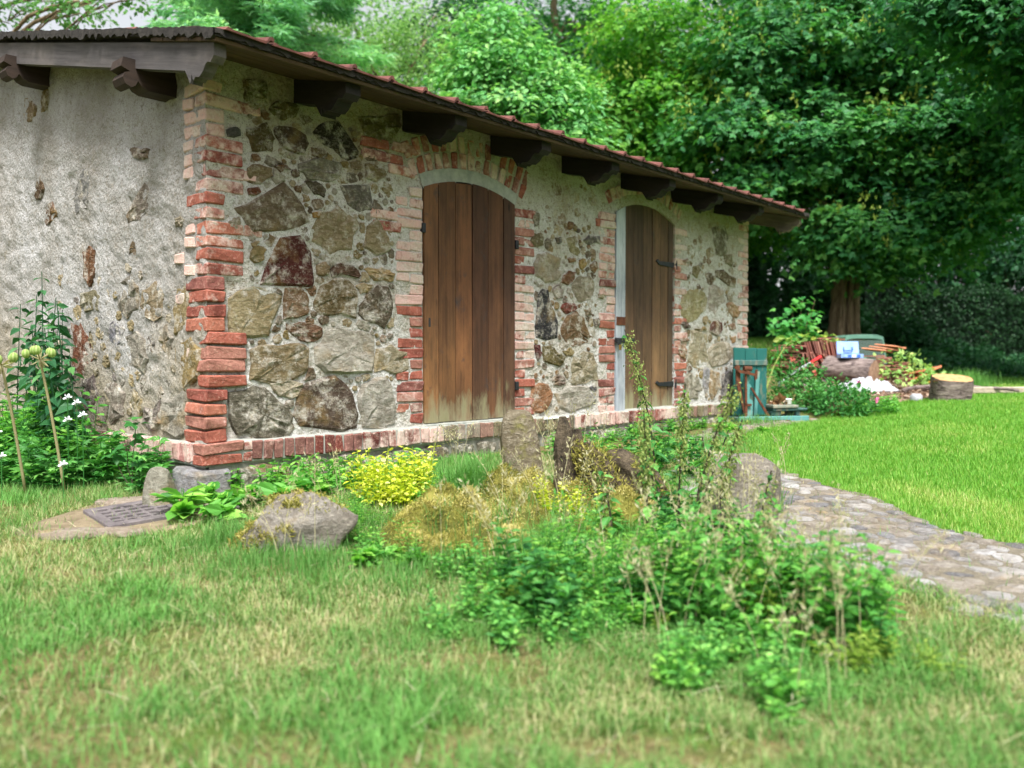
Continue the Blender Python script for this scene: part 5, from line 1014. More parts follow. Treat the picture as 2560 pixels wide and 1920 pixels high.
for k, (P, R) in enumerate((([o3(.0, .02, .26), o3(.07, -.03, .16), o3(.15, -.08, .03), o3(.22, -.12, -.08)], [.05, .07, .075, .05]), ([o3(.06, .08, .10), o3(.18, .05, .16), o3(.30, .0, .10), o3(.42, -.04, -.05)], [.07, .10, .09, .05]), ([o3(-.05, -.02, .05), o3(-.02, -.12, .02), o3(.04, -.25, -.06)], [.06, .06, .04]))):
    g = Geo(); ridge(g, P, R, 10+k); ro = obj('root', g.mesh('root', True), M['rotten'], T, color=(*lin((88, 78, 60)), 1)); roots.append((P, R))
    rng = np.random.default_rng(90+k); n = 7000; V = np.concatenate(g.v[:1]); i = rng.integers(0, len(V), n); q = V[i]+rng.normal(0, .016, (n, 3)); kk = (q[:, 2] > ps[2]-.02) & (fbm(q[:, 0]*9+k, q[:, 1]*9+q[:, 2]*7, 2) > -.14); q = q[kk]; n = len(q)
    gm = Geo(); scatter(gm, L_NEEDLE, q, frames(rng.normal(0, .6, (n, 3))+np.array([0, 0, .3 if k != 1 else -.1]), rng.normal(0, 1, (n, 3))), .024*(.6+.9*rng.random(n)), np.clip(.45+.25*rng.normal(0, 1, n)-(.25 if k == 1 else 0), 0, 1)); mo = obj('moss', gm, MOSS_TIPS, ro); mo['kind'] = 'stuff'

# ------------------------------------------------------------------ herbs
def herb(g, rng, p, h, pairs, tmpl, size, lean=(0, 0), stem=.004, tint=.5, top=.5, bare=.15, spread=.5, up=.2, gs=None, face=-.3):
    p = np.array(p, float); t = np.linspace(0, 1, 7); L = np.array([lean[0], lean[1], 0]); P = p+np.outer(t, [0, 0, h])+np.outer(t**1.8, L)
    tube(gs if gs is not None else g, P, np.linspace(stem, stem*.45, 7), 5, .12, False)
    pos, dd, nn, sz = [], [], [], []
    for k in range(pairs):
        f = bare+(1-bare)*(k+.5)/pairs; c = np.array([np.interp(f, t, P[:, i]) for i in range(3)]); a0 = k*1.571+rng.random()*.6; s_ = size*(1-(1-top)*f)*(.8+.4*rng.random())
        for q in (0, math.pi):
            a = a0+q+rng.normal(0, .2); d = np.array([math.cos(a), math.sin(a), up+rng.normal(0, .25)]); pos.append(c+d*stem*1.2); dd.append(d); nn.append(np.array([0, 0, 1])+spread*rng.normal(0, .6, 3)+d*face); sz.append(s_)
    n = len(pos); scatter(g, tmpl, np.array(pos), frames(np.array(dd), np.array(nn)), np.array(sz), np.clip(tint+.27*rng.normal(0, 1, n), 0, 1))
LF_WEED = leafmat('weed_leaf', [(66, 126, 54), (92, 158, 68), (122, 184, 84), (160, 208, 98)], .5, .4)
LF_NETT = leafmat('nettle_leaf', [(46, 102, 50), (66, 130, 62), (92, 158, 74), (124, 182, 92)], .5, .35)
LF_TALL = leafmat('tall_stalk_leaf', [(36, 82, 54), (50, 102, 62), (70, 124, 72), (98, 150, 84)], .5, .3)
LF_GOLD = leafmat('golden_leaf', [(150, 176, 44), (196, 206, 56), (226, 226, 86), (242, 238, 150)], .5, .4)
LF_MINT = leafmat('mint_leaf', [(66, 132, 62), (94, 160, 76), (124, 186, 92), (158, 208, 108)], .5, .35)
STEM = leafmat('dark_stem', [(52, 44, 40), (84, 92, 56)], .7, .0, .2); STRAW = leafmat('straw', [(140, 130, 94), (170, 162, 122), (194, 186, 150), (210, 204, 176)], .7, .3, .15)
def nettle(label, p, h, lean, seed, lf=.11, cat_n=150):
    rng = np.random.default_rng(seed); T = thing('nettle', p, label, 'nettle', 'tall flowering nettles'); g = Geo(); gs_ = Geo(); herb(g, rng, p, h, 11, L_NETT, lf, lean, .007, .45, .35, .12, .6, -.35, gs_, .5); obj('stem', gs_, STEM, T); obj('leaves', g, LF_NETT, T)
    t = .45+.53*rng.random(cat_n); q = np.array(p)+np.outer(t, [0, 0, h])+np.outer(t**1.8, [lean[0], lean[1], 0])+rng.normal(0, .014, (cat_n, 3)); gc_ = Geo()
    for k in range(5): scatter(gc_, L_RHOMB, q+rng.normal(0, .012, (cat_n, 3))-np.array([0, 0, .012*k]), frames(rng.normal(0, .5, (cat_n, 3))+[0, 0, -1], rng.normal(0, 1, (cat_n, 3))), .016, rng.random(cat_n))
    o = obj('catkins', gc_, leafmat('nettle_catkin', [(104, 128, 62), (140, 156, 84), (164, 172, 104)], .8, .2), T) if 'nettle_catkin' not in bpy.data.materials else obj('catkins', gc_, bpy.data.materials['nettle_catkin'], T)
    o['kind'] = 'stuff'
nettle('tallest nettle with a nodding tip in front of the grey door post', W(5.1, .86), .96, -RH*.19, 1)
nettle('slender nettle rising straight between the stump and the path', W(3.9, .62), .64, -RH*.02, 2, .08)
nettle('upright nettle standing nearest the second door sill', W(4.1, .80), .74, RH*.03, 3, .08)
nettle('nettle leaning over the squarish edge stone', W(3.8, .80), .78, RH*.20, 4, .10)
nettle('short nettle right beside the squarish edge stone', W(3.9, .93), .60, RH*.12, 5, .09)
nettle('small young nettle at the root of the rotten stump', W(4.1, .48), .34, -RH*.06, 6, .10, 40)
for k, (s, l, h) in enumerate(((4.5, .75, .5), (4.3, 1.0, .45), (4.7, 1.1, .42), (3.6, .75, .42), (3.5, 1.0, .45))): nettle('low leafy nettle in the clump round the taller nettles', W(s, l), h, RH*rng.normal(0, .05), 20+k, .10, 30)
# leafy weed meshes, shared by copies
def weed_mesh(seed, h, stems, pairs, tmpl, size, mat, spread=.08, tint=.5, name='weed'):
    rng = np.random.default_rng(seed); g = Geo()
    for _ in range(stems):
        a = rng.random()*6.28; r = spread*rng.random(); herb(g, rng, (math.cos(a)*r, math.sin(a)*r, -.01), h*(.6+.5*rng.random()), pairs, tmpl, size, (math.cos(a)*h*.35*rng.random(), math.sin(a)*h*.35*rng.random()), .003, tint, .6, .1)
    me = g.mesh(name); me.materials.append(mat); return me
WM = dict(mint=[weed_mesh(i, .20, 8, 8, L_OVAL, .04, LF_MINT, .07, name='mint_plant') for i in range(3)], weed=[weed_mesh(10+i, .16, 6, 5, L_OVAL, .06, LF_WEED, .07) for i in range(4)], nett=[weed_mesh(20+i, .30, 5, 7, L_NETT, .075, LF_NETT, .09, name='young_nettle') for i in range(3)],
          broad=[weed_mesh(30+i, .10, 9, 2, L_OVAL, .13, LF_WEED, .04, .6, name='broadleaf_weed') for i in range(3)], gold=[weed_mesh(40+i, .17, 8, 7, L_OVAL, .042, LF_GOLD, .09, .6, 'golden_shrub') for i in range(3)], dark=[weed_mesh(50+i, .26, 6, 7, L_CUT, .10, LF_NETT, .10, .6, 'cut_leaf_plant') for i in range(3)], bush=[weed_mesh(60+i, .40, 7, 9, L_OVAL, .075, LF_WEED, .12, .35, 'leafy_plant') for i in range(3)])
rw = np.random.default_rng(99)
def plant(kind, nm, s, l, sc, label, group, lift=0.0):
    p = W(s, l); return obj(nm, WM[kind][int(rw.integers(len(WM[kind])))], None, None, p+[0, 0, lift], (rw.normal(0, .08), rw.normal(0, .08), rw.random()*6.28), (sc, sc, sc*(.85+.3*rw.random())), None, label, 'plant', group)
T = thing('golden_shrub', W(4.75, -.65), 'bright golden yellow leafed shrub behind the mossy boulder', 'shrub')
for k, (s, l, sc) in enumerate(((4.75, -.76, 1.7), (4.72, -.68, 1.5), (4.78, -.60, 1.6), (4.70, -.52, 1.5), (4.85, -.70, 1.8), (4.66, -.62, 1.3), (4.88, -.54, 1.7), (4.8, -.80, 1.6), (4.68, -.72, 1.3), (4.82, -.48, 1.5))):
    p = W(s, l); o = obj('sprig', WM['gold'][k % 3], None, T, p+[0, 0, .02], (0, 0, k*1.3), (sc*.72, sc*.72, sc))
T = thing('golden_shrub', W(4.3, .22), 'small golden sprig growing between the stump roots and the broad moss', 'shrub')
for k, (s, l, sc) in enumerate(((4.35, .20, .9), (4.3, .28, .8), (4.25, .36, .7))): obj('sprig', WM['gold'][k % 3], None, T, W(s, l)+[0, 0, .05], (0, 0, k*1.7), (sc, sc, sc*1.3))
for k in range(30): plant('weed', 'weed', 4.7+.55*rw.random()+.25*(k % 3), -1.75+1.15*rw.random()*(1 if k < 20 else 1.5), .8+.6*rw.random(), 'bright green weed along the foot of the brick plinth', 'weeds along the plinth')
for k, (s, l) in enumerate(((4.75, -1.68), (4.6, -1.55), (4.72, -1.45), (4.45, -1.72), (4.4, -1.5), (4.9, -1.2), (4.75, -1.28))): plant('broad', 'broadleaf_weed', s, l, 1.0+.5*rw.random(), 'broad-leaved green weed between the drain slabs and the plinth', 'broad-leaved weeds by the drain')
for k in range(26): plant('mint', 'mint_plant', 2.75+.75*rw.random(), -.27+.62*rw.random(), .45+.6*rw.random()**1.5, 'mint plant in the pale green patch at the edge of the weedy bank', 'mint patch')
FW = [('weed', 'weed', 'spreading weed on the low bank between the mint and the stump'), ('nett', 'young_nettle', 'young nettle on the low bank between the mint and the stump'), ('fern', 'feathery_weed', 'feathery yellow-green weed on the low bank between the mint and the stump'), ('thin', 'thin_weed', 'thin-stalked weed on the low bank between the mint and the stump')]
WM['fern'] = [weed_mesh(70+i, .18, 9, 9, L_LONG, .06, leafmat('feathery_leaf', [(120, 150, 60), (150, 178, 78), (178, 196, 100)], .5, .4) if i == 0 else bpy.data.materials['feathery_leaf'], .08, .5, 'feathery_weed') for i in range(2)]; WM['thin'] = [weed_mesh(80+i, .34, 6, 10, L_LONG, .06, LF_WEED, .08, .6, 'thin_weed') for i in range(3)]
for k in range(64):
    q = FW[int(rw.integers(4))]; s_ = 2.9+.6*rw.random(); l_ = -.02*s_+(.36*rw.random())*s_*.62; plant(q[0], q[1], s_, l_, .45+.6*rw.random(), q[2], q[2].split(' on ')[0]+'s of the low bank')
for k in range(26):
    q = FW[int(rw.integers(4))]; plant(q[0], q[1], 2.55+.75*rw.random(), .80+.52*rw.random(), .6+.7*rw.random(), q[2].replace('on the low bank between the mint and the stump', 'at the path end of the leafy bank'), q[2].split(' on ')[0]+'s by the path end')
for k in range(34): plant('weed' if k % 2 else 'nett', 'weed' if k % 2 else 'young_nettle', 2.95+1.3*rw.random(), .50+.65*rw.random(), .7+.5*rw.random(), 'leafy weed in the thick bank before the tall nettles' if k % 2 else 'young nettle in the thick bank before the tall nettles', 'weedy bank' if k % 2 else 'young nettles of the bank')
for k in range(15): plant('bush', 'leafy_plant', 2.6+.9*rw.random(), .62+.62*rw.random(), .55+.4*rw.random(), 'tall green leafy plant at the grassy end of the bank beside the path', 'leafy plants beside the path')
for k in range(13): plant('mint' if k % 3 else 'weed', 'mint_plant', 2.25+.45*rw.random(), .40+.42*rw.random(), .55+.4*rw.random(), 'fresh green mint in the clump standing alone in the mown grass', 'lone mint clump')
for k in range(34): plant('nett' if k % 3 == 0 else 'weed', 'young_nettle' if k % 3 == 0 else 'weed', 5.2+1.7*rw.random(), .30+1.0*rw.random(), .7+.5*rw.random(), 'young nettle between the stump and the second door' if k % 3 == 0 else 'leafy weed between the stump and the second door', 'nettles before the doors' if k % 3 == 0 else 'weeds before the doors')
for k in range(16): x = 3.0+3.2*rw.random(); s, l = to_sl(x, -.10-.2*rw.random()); plant('weed', 'weed', float(s), float(l), .6+.4*rw.random(), 'weed against the plinth under the second door', 'weeds under the second door')
for k in range(20): plant('broad', 'broadleaf_weed', 3.62+.45*rw.random(), -.68+.36*rw.random(), .42+.3*rw.random(), 'small round-leaved creeper running down from the moss mound', 'creeping leaves below the moss')
for k in range(46):
    q = [('weed', 'weed', 'small weed growing round the foot of the mossy heap'), ('fern', 'feathery_weed', 'small feathery weed growing round the foot of the mossy heap'), ('thin', 'thin_weed', 'small thin-stalked weed growing round the foot of the mossy heap')][k % 3]; a_ = rw.random()*6.28; rr = .85+.35*rw.random()
    plant(q[0], q[1], 4.1+.42*rr*math.sin(a_), -.2+.62*rr*math.cos(a_), .3+.35*rw.random(), q[2], q[2].split(' growing')[0]+'s round the moss')
# the planting against the gable wall
def tallstalk(label, s, l, h, seed):
    h = h*1.16; rng = np.random.default_rng(seed); p = W(s, l); T = thing('tall_stalk_plant', p, label, 'plant', 'tall stalks against the gable wall'); g = Geo(); gs_ = Geo(); herb(g, rng, p, h, 15, L_NETT, .17, RH*rng.normal(0, .06)+VH*.03, .006, .45, .4, .10, .6, -.4, gs_, .7); obj('stem', gs_, LF_TALL, T); obj('leaves', g, LF_TALL, T)
for k, (s, l, h) in enumerate(((5.85, -3.20, 1.18), (6.0, -3.36, 1.05), (5.7, -3.0, .95), (5.95, -3.30, .85), (5.6, -2.92, 1.0), (6.2, -3.55, .9), (5.5, -2.80, .7), (5.75, -3.10, .8), (6.1, -3.42, .75), (5.55, -2.95, .85), (5.9, -3.15, .95), (6.25, -3.62, 1.0), (5.65, -3.06, 1.02), (6.05, -3.28, .9))): tallstalk('tall dark leafy stalk growing against the rough gable wall', s, l, h, 300+k)
for k in range(44): 
    s = 4.95+1.5*rw.random(); x_ = -.10-.55*rw.random(); l = (x_-CAM[0]-s*VH[0])/RH[0]; plant('dark', 'cut_leaf_plant', s, l, .8+.55*rw.random(), 'cut-leaved green plant in the bed below the gable wall', 'bed below the gable wall')
for k in range(22):
    s = 5.3+1.2*rw.random(); x_ = -.15-.5*rw.random(); l = (x_-CAM[0]-s*VH[0])/RH[0]; plant('bush', 'leafy_plant', s, l, .9+.5*rw.random(), 'upright leafy plant behind the seed stalks at the gable wall', 'upright plants by the gable wall')
PETAL = m_flat('white_petal', (236, 236, 240), (250, 250, 252), 5, .6, .0, .001)
def white_flower(s, l, z, k):
    p = W(s, l); T = thing('white_flower', p, 'white open flower among the green leaves at the gable wall', 'flower', 'white flowers at the gable wall'); g = Geo(); c = p+[0, 0, z]; rng = np.random.default_rng(400+k); a = np.arange(5)*1.257
    scatter(g, (np.array([[0, 0, 0], [.6, .42, .15], [1, .2, .1], [1, -.2, .1], [.6, -.42, .15]]), [[[0, 1, 2, 3, 4]]]), np.repeat([c], 5, 0), frames(np.stack([np.cos(a), np.sin(a), .25+0*a], -1)@np.array(Matrix.Rotation(.9, 3, 'X')), np.repeat([[-.3, -.4, .8]], 5, 0)), .027, .5); obj('petals', g, PETAL, T); g = Geo(); tube(g, [p, c], .003, 5); obj('stalk', g, LF_NETT, T)
for k, (s, l, z) in enumerate(((5.15, -2.62, .52), (5.12, -2.66, .42), (5.1, -2.56, .45), (4.9, -2.95, .38), (4.85, -2.9, .25), (4.85, -2.55, .2), (5.2, -2.70, .55))): white_flower(s, l, z, k)
POD = leafmat('seed_pod', [(136, 164, 84), (164, 186, 108), (186, 200, 134)], .5, .3)
def seedstalk(label, s, l, top, seed):
    rng = np.random.default_rng(seed); p = W(s, l); T = thing('seed_stalk', p, label, 'seed stalk', 'dried seed stalks'); e = np.array(top); g = Geo(); t = np.linspace(0, 1, 8)[:, None]; P = p+(e-p)*t+np.array([0, 0, .04])*np.sin(t*3.14); tube(g, P, np.linspace(.009, .007, 8), 8); obj('stalk', g.mesh('stalk', True), STRAW, T)
    for k in range(5):
        a = k*1.257+.4; d = np.array([math.cos(a)*.07, math.sin(a)*.07, .03+.025*rng.random()]); g = Geo(); th = np.linspace(0, np.pi, 8); nst = 24; an = np.arange(nst)*2*np.pi/nst; rr = .022*(1+.10*np.cos(6*an)); V = np.stack([np.outer(np.sin(th), np.cos(an)*rr), np.outer(np.sin(th), np.sin(an)*rr), np.outer(np.cos(th)*.027, np.ones(nst))], -1).reshape(-1, 3)
        i = (np.arange(7)[:, None]*nst+np.arange(nst)[None]).ravel(); j = (np.arange(7)[:, None]*nst+(np.arange(nst)[None]+1) % nst).ravel(); g.add(V+e+d, np.stack([i, i+nst, j+nst, j], -1), np.tile(.5+.5*np.cos(6*an), 8)); obj('pod', g.mesh('pod', True), POD, T); g = Geo(); tube(g, [e, e+d*.8], .004, 5); obj('pod_stalk', g, STRAW, T)
    g = Geo(); n = 7; scatter(g, L_LONG, np.repeat([e], n, 0), frames(rng.normal(0, 1, (n, 3))-np.array([0, 0, .6]), rng.normal(0, 1, (n, 3))), .07, rng.random(n)); obj('dry_leaves', g, STRAW, T)
seedstalk('dried stalk with green seed pods leaning across the tall stalks', 5.0, -2.62, CAM+VH*4.9+RH*(-2.70)+UP*(.495-.494), 1)
seedstalk('shorter dried stalk with green seed pods at the outer end of the gable bed', 4.95, -2.82, CAM+VH*4.8+RH*(-2.86)+UP*(-.03), 2)
p = W(5.0, -2.22); T = thing('maple_seedling', p, 'small maple seedling before the gable plinth', 'seedling'); g = Geo(); gl2 = Geo(); rs = np.random.default_rng(8)
for k in range(4):
    e = p+RH*(-.12+.07*k)+UP*(.22+.10*(k % 3)); limb(g, p, e, .004, .002, rs, 5, 0, 5); m = 4; scatter(gl2, L_MAPLE, np.repeat([e], m, 0)+rs.normal(0, .03, (m, 3)), frames(rs.normal(0, 1, (m, 3))*[1, 1, .2], np.array([0, 0, 1])+.3*rs.normal(0, 1, (m, 3))-VH*.3), .085, rs.random(m)*.5)
obj('stems', g, STEM, T); obj('leaves', gl2, LF_NETT, T)
# ------------------------------------------------------------------ weighing scale by the far corner
def box_at(g, Mx, *a, **k): return cbox(g, *a, M=Mx, **k)
SO = W(9.45, 2.53)-np.array([0, 0, .035]); SA = math.radians(-36); MS = rotz(SA, SO)
T = thing('weighing_scale', SO, 'old teal wooden platform scale with rusty levers at the far corner', 'scale')
bb = obj('back_board', bpy.data.meshes.new('back_board'), None, T)
bb.matrix_parent_inverse = Matrix.Translation(-T.location)
for k, (a, b) in enumerate(((-.005, .135), (.137, .275), (.277, .405))):
    g = Geo(); box_at(g, MS, a, b, .17, .195, .10, .865-.004*k, .006); obj('plank', g, M['teal'], bb)
g = Geo(); box_at(g, MS, -.006, .402, .150, .1695, .665, .725, .006); obj('batten', g, M['oldteal'], T)
for (a, b, c, d, z0, z1, nm, mt) in ((-.02, .83, -.02, .04, .005, .10, 'base_beam', 'teal_pale'), (-.02, .83, .34, .40, .005, .10, 'base_beam', 'oldteal'), (.40, .83, .02, .36, .155, .185, 'platform', 'oldteal'), (-.02, .05, .04, .34, .005, .09, 'cross_beam', 'oldteal'), (.78, .83, .04, .34, .005, .09, 'cross_beam', 'oldteal'), (.40, .52, .05, .3, .10, .154, 'block', 'oldteal'), (.70, .76, .05, .3, .10, .154, 'block', 'oldteal')):
    g = Geo(); box_at(g, MS, a, b, c, d, z0, z1, .008, jit=.003); obj(nm, g, M[mt], T)
g = Geo(); box_at(g, MS, .0, .59, -.026, -.0205, .018, .058, .001); obj('strap', g, M['rust'], T)
def flat(prof, y0, y1, nm, mt):                            # profile in the board's own plane
    g = Geo(); prism(g, prof, y0, y1, 1); V = g.v[0]; g.v[0] = V@MS[:3, :3].T+MS[:3, 3]; me = g.mesh(nm); fixn(me); return obj(nm, me, M[mt], T)
flat([(.085, .02), (.085, .565), (.145, .565), (.145, .52), (.12, .47), (.14, .45), (.15, .43), (.128, .40), (.13, .30), (.165, .275), (.17, .25), (.165, .02)], .05, .12, 'post', 'teal_pale')
flat([(.225, .10), (.25, .60), (.295, .60), (.26, .10)], .125, .149, 'leaning_stick', 'teal_pale')
flat([(.13, .42), (.15, .42), (.37, .10), (.345, .085)], .03, .045, 'brace', 'rust')
flat([(-.045, .56), (-.045, .67), (.0, .665), (.01, .50), (.015, .42), (.075, .13), (.055, .13), (-.04, .47)], .035, .05, 'lever', 'rust')
flat([(.05, .05), (.062, .12), (.058, .62), (.078, .62), (.09, .12), (.07, .05)], .02, .033, 'lever', 'rust')
flat([(-.08, .655), (-.02, .62), (.06, .60), (.06, .64), (.10, .64), (.11, .59), (.17, .575), (.18, .62), (.20, .62), (.195, .52), (.17, .50), (.16, .55), (.09, .565), (-.02, .585), (-.08, .64)], .0, .018, 'weigh_arm', 'rust')
flat([(.06, .215), (.06, .24), (.14, .24), (.14, .215)], .02, .04, 'clip', 'rust')
g = Geo(); tube(g, np.array([[.04, .02, .63], [.13, .02, .63]])@MS[:3, :3].T+MS[:3, 3], .03, 10); obj('drum', g, M['rust'], T)
g = Geo(); box_at(g, MS, .39, .71, .0, .26, .187, .225, .008, jit=.004); obj('loose_board', g, m_paint('grey_worn_paint', (132, 136, 120), (150, 142, 124), .5), None, label='weathered board lying on the scale platform under the white pot', cat='board')
g = Geo(); c = MS[:3, :3]@np.array([.64, .12, .227])+MS[:3, 3]; n = 20; an = np.arange(n)*2*np.pi/n; pr = [(0, .002), (.036, .0), (.040, .004), (.043, .05), (.045, .052), (.045, .062), (.041, .062), (.039, .05), (.036, .008), (0, .008)]
V = np.concatenate([np.stack([r*np.cos(an), r*np.sin(an), np.full(n, z)], -1) for r, z in pr])+c; i = (np.arange(len(pr)-1)[:, None]*n+np.arange(n)[None]).ravel(); j = (np.arange(len(pr)-1)[:, None]*n+(np.arange(n)[None]+1) % n).ravel()
g.add(V, np.stack([i, j, j+n, i+n], -1), .5); me = g.mesh('pot', True); obj('pot', me, m_flat('white_plastic', (232, 232, 226), (244, 244, 240), 5, .4, .0, .001, .5), None, label='small white pot standing on the board on the scale', cat='pot')
rng = np.random.default_rng(500); n = 70; q = np.c_[.42+.17*rng.random(n), .02+.2*rng.random(n), .23+.03*rng.random(n)]@MS[:3, :3].T+MS[:3, 3]; g = Geo(); scatter(g, L_OVAL, q, frames(rng.normal(0, 1, (n, 3)), rng.normal(0, .5, (n, 3))+[0, 0, 1]), .05, rng.random(n)); scatter(g, L_MAPLE, q[:4]+[0, 0, .025], frames(rng.normal(0, 1, (4, 3)), rng.normal(0, .6, (4, 3))+[0, 0, 1]), .12, .6)
obj('dead_leaves', g, leafmat('dead_leaf', [(70, 50, 38), (124, 84, 54), (168, 128, 92), (206, 186, 160)], .8, .1), None, label='heap of brown dead leaves on the board beside the pot', cat='leaves', kind='stuff')
# rose bush
LF_ROSE = leafmat('rose_leaf', [(38, 92, 44), (58, 120, 56), (86, 150, 74), (124, 180, 100)], .45, .3)
p = W(10.35, 3.95); c2 = W(10.75, 3.62)
def rosepts(rng, n):
    a, da = dome(p+[0, 0, .02], (.46, .46, .40))(rng, n); b, db = dome(c2+[0, 0, .05], (.42, .4, .58))(rng, n); k = rng.random(n) < .5; return np.where(k[:, None], a, b), np.where(k[:, None], da, db)
T = mass('rose_bush', 'leafy rose bush with pink blooms beside the scale platform', 'bush', rosepts, 3600, L_OVAL, .05, LF_ROSE, 501, p, 10)
PINK = m_flat('pink_petal', (204, 92, 140), (232, 140, 178), 30, .6, .0, .001); RED = m_flat('faded_bloom', (168, 70, 60), (196, 120, 100), 30, .7, .0, .001)
for k, (s, l, z) in enumerate(((9.95, 4.25, .2), (10.5, 4.25, .36), (10.6, 3.75, .58), (10.3, 3.65, .5), (10.7, 3.5, .62))):
    c = W(s, l)+[0, 0, z]; g = Geo(); n = 12; scatter(g, L_OVAL, np.repeat([c], n, 0), frames(rng.normal(0, 1, (n, 3)), rng.normal(0, 1, (n, 3))), .045, .5); obj('bloom', g, PINK if k < 2 else RED, T)
for k in range(14): plant('weed', 'weed', 9.8+.8*rw.random(), 4.05+.7*rw.random(), .8+.6*rw.random(), 'weed at the lawn edge beside the rose bush', 'weeds by the rose bush')
for k in range(8): plant('broad', 'broadleaf_weed', 8.3+.6*rw.random(), 2.0+.5*rw.random(), .6+.4*rw.random(), 'broad-leaved weed at the foot of the scale', 'weeds by the scale')
# ------------------------------------------------------------------ log, tile piles, tarp, box, cab, block
def logpiece(name, label, a, b, r, seed, cat='log', cutc=((120, 92, 74), (172, 140, 118)), upright=False):
    rng = np.random.default_rng(seed); a = np.array(a, float); b = np.array(b, float); T = thing(name, (a if a[2] <= b[2] else b), label, cat); k = 30; n = 9; t = np.linspace(0, 1, n)[:, None]; P = a+(b-a)*t; g = Geo(); tube(g, P, np.full(n, r), k, cap=False); V = g.v[0]; c = np.repeat(P, k, 0); an = np.tile(np.arange(k), n)
    g.v[0] = c+(V-c)*(1+.05*np.sin(an*.9+seed)+.035*(-1)**an+.05*fbm(an*.8, np.repeat(np.arange(n), k)*.5+seed, 2))[:, None]; bk = obj('bark', g.mesh('bark', True), M['logbark'], T); ends = g.v[0]
    for q, (e, sl_) in enumerate(((a, slice(0, k)), (b, slice(-k, None)))):
        g2 = Geo(); ring = ends[sl_]*.985+e*.015; mid = ring*.5+e*.5; d = nrm((b-a)*(1 if q else -1))*.004; g2.add(np.concatenate([ring, mid+d, [e+d]]), [[i, (i+1) % k, k+(i+1) % k, k+i] for i in range(k)], .5); g2.f.append(np.array([[k+i, k+(i+1) % k, 2*k] for i in range(k)])); me = g2.mesh('cut_face'); fixn(me); obj('cut_face', me, m_flat('end_grain_%s' % name, *cutc, 16, .9, .7, .01) if 'end_grain_%s' % name not in bpy.data.materials else bpy.data.materials['end_grain_%s' % name], T)
    return T
def m_logbark():
    n = N('furrowed_bark'); w_ = n.noise(n.pos((3, 3, 14)), 1.8, 8, .7, 1.0); c = n.ramp(w_, [(.34, lin((54, 46, 46))), (.5, lin((124, 110, 106))), (.72, lin((172, 158, 150)))]); return n.done(c, .95, n.bump(w_, 1.0, .03), .1)
M['logbark'] = m_logbark()
la = W(12.85, 4.72); lb = W(12.35, 5.22); logpiece('log', 'thick furrowed log lying before the tile pile with a box on it', la+[0, 0, .18], lb+[0, 0, .20], .19, 1)
cb = W(10.65, 5.45); logpiece('chopping_block', 'sawn chopping block with orange-edged top standing on the lawn', cb+[0, 0, -.03], cb+[0, 0, .27]-VH*.06, .235, 2, 'block', ((150, 116, 78), (206, 168, 116)))
g = Geo(); rng = np.random.default_rng(3); an = rng.random(8)*6.28; n = 8; scatter(g, (np.array([[0, -.4, 0], [.2, -.3, .02], [.2, .3, .02], [0, .4, 0], [-.2, .3, -.3], [-.2, -.3, -.3]]), [[[0, 1, 2, 3], [0, 3, 4, 5]]]), cb+np.stack([np.cos(an)*.237, np.sin(an)*.237, .21+.03*rng.random(8)], -1), frames(np.stack([np.cos(an), np.sin(an), 0*an+.1], -1), np.repeat([[0, 0, 1.]], 8, 0)), .12, .5); obj('bracket_fungus', g, m_flat('orange_fungus', (196, 132, 46), (226, 170, 80), 12, .8, .3, .004), None, label='orange bracket fungus round the rim of the chopping block', cat='fungus', kind='stuff')
M3 = rotz(RZ+.25, W(11.6, 6.6)); g = Geo(); cbox(g, -.75, .62, -.12, .12, .0, .09, .015, M=M3, jit=.01); obj('plank_slab', g, M['wood_x'], None, color=(*lin((172, 160, 144)), 1), label='grey timber slab lying on the lawn beyond the chopping block', cat='timber')
g = Geo(); tmv = blob_mesh(np.random.default_rng(6), 9, .9, .6, 'sack'); obj('sack', tmv, m_flat('white_plastic_sheet', (150, 152, 158), (188, 188, 194), 8, .5, .3, .01), None, W(10.9, 5.15)+[0, 0, .04], (0, 0, .5), (.09, .07, .06), label='small crumpled white sack behind the chopping block', cat='sack')
# tarp: crumpled sheet
u, v_ = np.meshgrid(np.linspace(-1, 1, 46), np.linspace(-1, 1, 22), indexing='ij'); pc = W(11.95, 4.95); X = pc[0]+RH[0]*u*.40+VH[0]*v_*.16; Y = pc[1]+RH[1]*u*.40+VH[1]*v_*.16; edge = np.maximum(np.abs(u)**4, np.abs(v_)**4)
Z = ground(X, Y)+.035+(1-edge)*(.06+.34*np.abs(fbm(u*2.2+5, v_*1.8, 4))+.12*np.abs(fbm(u*7, v_*5, 3))); X = X+.03*fbm(u*5, v_*5+3, 3); ii = (np.arange(45)[:, None]*22+np.arange(21)[None]).ravel()
g = Geo(); g.add(np.stack([X, Y, Z], -1).reshape(-1, 3), np.stack([ii, ii+22, ii+23, ii+1], -1), .5); obj('tarpaulin', g.mesh('tarpaulin', True), bpy.data.materials['white_plastic_sheet'], None, label='crumpled white tarpaulin lying before the log', cat='tarpaulin')
